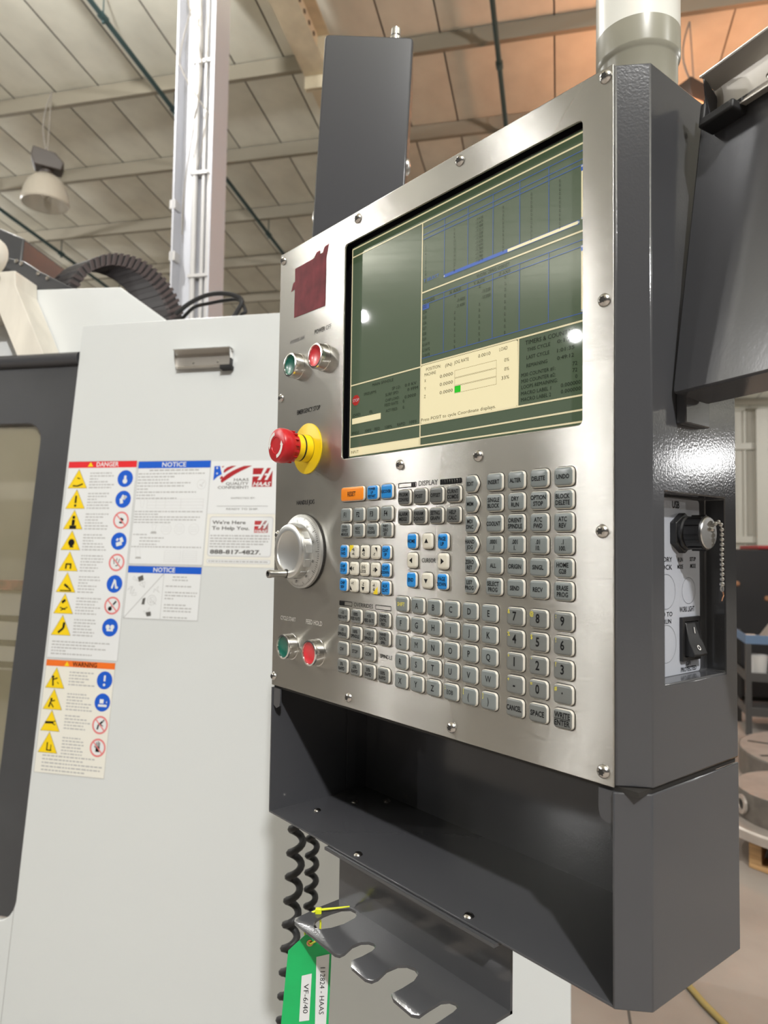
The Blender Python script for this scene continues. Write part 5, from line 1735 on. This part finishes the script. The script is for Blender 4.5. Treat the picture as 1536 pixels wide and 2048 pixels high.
# =================================================================== BACKGROUND ON THE RIGHT
mat('wood', (0.42, 0.25, 0.11), 0.7, noise=((3, 60, 60), 0.25))
mat('cast_iron', (0.13, 0.115, 0.10), 0.45, 0.3, noise=(20, 0.2))
mat('ground_iron', (0.46, 0.41, 0.37), 0.38, 0.5, noise=(8, 0.12))
mat('cart_blue', (0.10, 0.16, 0.26), 0.45)
mat('cabinet_black', (0.010, 0.009, 0.010), 0.4)
mat('machine_red', (0.25, 0.015, 0.018), 0.4)
mat('shelf_dark', (0.05, 0.047, 0.045), 0.5)
mat('plastic_white', (0.60, 0.58, 0.56), 0.4)
mat('cap_orange', (0.85, 0.42, 0.02), 0.4)
mat('bottle_blue', (0.14, 0.22, 0.34), 0.4)
mat('rag_pink', (0.62, 0.36, 0.28), 0.8)
mat('hose_yellow', (0.36, 0.27, 0.09), 0.5)

# pallet
PA = V((-0.7045, 2.8264, 0))
pd = V((0.9983, -0.058, 0)).normalized()
pq = V((0.058, 0.9983, 0)).normalized()
pq = V((-0.30, 0.954, 0)).normalized()
FPL = Frame(PA, pd, pq, (0, 0, 1))
PL = thing('pallet', 'wooden pallet on the floor under the nearest round fixture', 'pallet', FPL.p(0.5, 0.5, 0))
bd = None
for k in range(5):
    mb = MB()
    mb.box(FPL, 0, 1.1, k * 0.165, k * 0.165 + 0.115, 0.118, 0.14)
    mb.build('deck_board', 'wood', PL, bevel=0.003)
for k in range(3):
    mb = MB()
    mb.box(FPL, k * 0.52, k * 0.52 + 0.055, 0, 0.775, 0.022, 0.118)
    mb.build('stringer', 'wood', PL, bevel=0.003)
for k in (0, 1.6, 3.25):
    mb = MB()
    mb.box(FPL, 0, 1.1, k * 0.2, k * 0.2 + 0.12, 0.0, 0.022)
    mb.build('bottom_board', 'wood', PL, bevel=0.003)


def rotary(loc, r, h, hb, rb, label, slots=0, rot=0.0):
    t = thing('rotary_table', label, 'rotary table', loc, 'round machine fixtures stored on the right')
    loc = V(loc)
    mb = MB()
    mb.lathe(loc, (0, 0, 1), [(rb, 0.0), (rb, hb * 0.8), (rb * 0.985, hb)], 48, 0, 0, 0)
    mb.build('base_plate', 'ground_iron', t, 30)
    mb = MB()
    mb.lathe(loc, (0, 0, 1), [(r * 0.99, hb), (r, hb + 0.01), (r, h - 0.008), (r * 0.99, h)], 48, 0, None, None)
    mb.build('drum', 'cast_iron', t, 30)
    mb = MB()
    mb.lathe(loc, (0, 0, 1), [(r * 0.992, h - 0.004), (r * 0.985, h), (0.002, h)], 48, 0, None, 0)
    mb.build('face_plate', 'ground_iron', t, 30)
    for k in range(slots):
        a = rot + math.pi * 2 * k / slots
        d = V((math.cos(a), math.sin(a), 0))
        f = Frame(loc + V((0, 0, h)), d, V((0, 0, 1)).cross(d), (0, 0, 1))
        mb = MB()
        mb.box(f, r * 0.25, r * 0.92, -0.014, 0.014, -0.002, 0.0012)
        mb.build('t_slot', 'gasket_or_shade', t)
    return t


r1 = rotary(FPL.p(0.22, 0.30, 0.14), 0.285, 0.170, 0.045, 0.365, 'dark round drum fixture on the wooden pallet')
mb = MB()
c = FPL.p(0.22, 0.30, 0.14)
d = V((-0.62, -0.78, 0)).normalized()
mb.lathe(c + d * 0.284 + V((0, 0, 0.108)), d, [(0.042, 0), (0.042, 0.012), (0.026, 0.012), (0.024, 0.002), (0.0002, 0.002)], 20, [0, 0, 0, 1], None, 1)
mb.build('sight_port', ['ground_iron', 'gasket_or_shade'], r1, 30)
mb = MB()
f = Frame(c + V((0.0, -0.11, 0.1702)), (1, 0, 0), (0, 1, 0), (0, 0, 1))
mb.prism(f, [(-0.05, -0.02), (0.03, -0.035), (0.06, 0.0), (0.01, 0.04), (-0.03, 0.02)], 0, 0.006)
tag(mb.build('shop_rag', 'rag_pink', None), 'small pink rag on the drum fixture', 'rag')

# big slotted tables further back, stacked on the floor
rotary(hall(1.66, 4.78, 0.0), 0.60, 0.20, 0.05, 0.62, 'wide slotted round table lying on the floor behind the drum fixture', 10, 0.3)
rotary(hall(1.84, 4.95, 0.202), 0.40, 0.10, 0.02, 0.41, 'smaller slotted disc stacked on the wide slotted table', 6, 0.1)

# blue tool cart with bottles
FCt = frame_hall(1.37, 6.0, 0, math.radians(-4))
CT = thing('tool_cart', 'blue steel tool cart with dark shelves against the black cabinet', 'cart', FCt.p(0.3, 0, 0))
for u in (0.0, 0.78):
    for h in (0.0, -0.46):
        mb = MB()
        mb.box(FCt, u, u + 0.04, 0.0, 0.74, h - 0.04, h)
        mb.build('post', 'shelf_dark', CT)
for z, m_ in ((0.68, 'cart_blue'), (0.40, 'shelf_dark'), (0.14, 'shelf_dark')):
    mb = MB()
    mb.box(FCt, 0, 0.82, z, z + 0.02, -0.5, 0.0)
    mb.box(FCt, 0, 0.82, z, z + 0.065, -0.012, 0.0)
    mb.box(FCt, 0, 0.012, z, z + 0.065, -0.5, 0.0)
    mb.build('shelf', m_, CT, bevel=0.003)


def bottle(p, r, h, cm, capm, lab, nm='spray_bottle'):
    t = thing(nm, lab, 'bottle', p, 'bottles and tubs on the cart')
    mb = MB()
    mb.lathe(p, (0, 0, 1), [(r * 0.95, 0), (r, 0.01), (r, h * 0.68), (r * 0.45, h * 0.82), (r * 0.42, h * 0.86)], 18, 0, 0, 0)
    mb.build('body', cm, t, 40)
    mb = MB()
    mb.lathe(p, (0, 0, 1), [(r * 0.55, h * 0.86), (r * 0.55, h * 0.98), (r * 0.40, h)], 14, 0, 0, 0)
    mb.build('cap', capm, t, 40)


bottle(FCt.p(0.225, 0.4205, -0.09), 0.030, 0.20, 'bottle_blue', 'cap_orange', 'slim blue bottle with an orange cap on the cart shelf')
bt = MB()
bt.lathe(FCt.p(0.10, 0.4205, -0.12), (0, 0, 1), [(0.060, 0), (0.075, 0.16), (0.075, 0.165), (0.070, 0.165), (0.056, 0.01), (0.002, 0.01)], 20, 0, 0, 0)
tag(bt.build('plastic_tub', 'plastic_white', None, 40), 'white plastic tub beside the orange-capped bottle', 'tub', 'bottles and tubs on the cart')
bt = MB()
bt.prism(FCt, rrect(0.20, 0.34, 0.1605, 0.22, 0.01, 2), -0.16, -0.03)
tag(bt.build('parts_bin', 'machine_red', None, bevel=0.003), 'small dark red bin on the lower cart shelf', 'bin')
bt = MB()
bt.prism(FCt, rrect(0.03, 0.12, 0.7005, 0.725, 0.01, 2), -0.30, -0.10)
tag(bt.build('folded_cloth', 'plastic_white', None, bevel=0.006), 'pale folded cloth lying on the cart top', 'cloth')
bt = MB()
bt.prism(FCt, [(0.14, 0.7005), (0.55, 0.7005), (0.55, 0.83), (0.24, 0.84)], -0.34, -0.08)
tag(bt.build('cardboard_box', 'ground_iron', None, bevel=0.004), 'brownish sloped box standing on the blue cart', 'box')

# black cabinet with a red rail
FB = frame_hall(1.30, 7.3, 0)
CBt = thing('black_cabinet', 'tall black machine cabinet with dark red top rail in the background', 'cabinet', FB.p(0.8, 0, 0))
mb = MB()
mb.box(FB, 0.0, 2.2, 0.05, 1.40, -0.9, 0.0)
mb.build('body', 'cabinet_black', CBt, bevel=0.01)
mb = MB()
mb.box(FB, 0.48, 2.2, 1.40, 1.435, -0.7, 0.015)
mb.build('top_rail', 'machine_red', CBt, bevel=0.008)
mb = MB()
mb.box(FB, 0.03, 0.07, 0.05, 1.42, 0.0, 0.02)
mb.build('edge_post', 'ground_iron', CBt)
for u, v in ((0.30, 1.08), (0.20, 0.86), (0.55, 0.95)):
    mb = MB()
    mb.lathe(FB.p(u, v, 0.0), FB.n, [(0.026, 0), (0.022, 0.012), (0.0002, 0.014)], 14, 0, None, 0)
    mb.build('knob', 'copper', CBt, 40)

# yellow air hose on the floor
mb = MB()
hp_ = [(-0.62, 1.93), (-0.50, 1.845), (-0.42, 1.775), (-0.345, 1.725), (-0.28, 1.69), (-0.15, 1.62), (0.1, 1.48), (0.5, 1.30)]
mb.tube([V((x, y, 0.011)) for x, y in hp_], 0.010, 10)
tag(mb.build('air_hose', 'hose_yellow', None, 60), 'dull yellow air hose lying on the concrete floor', 'hose')
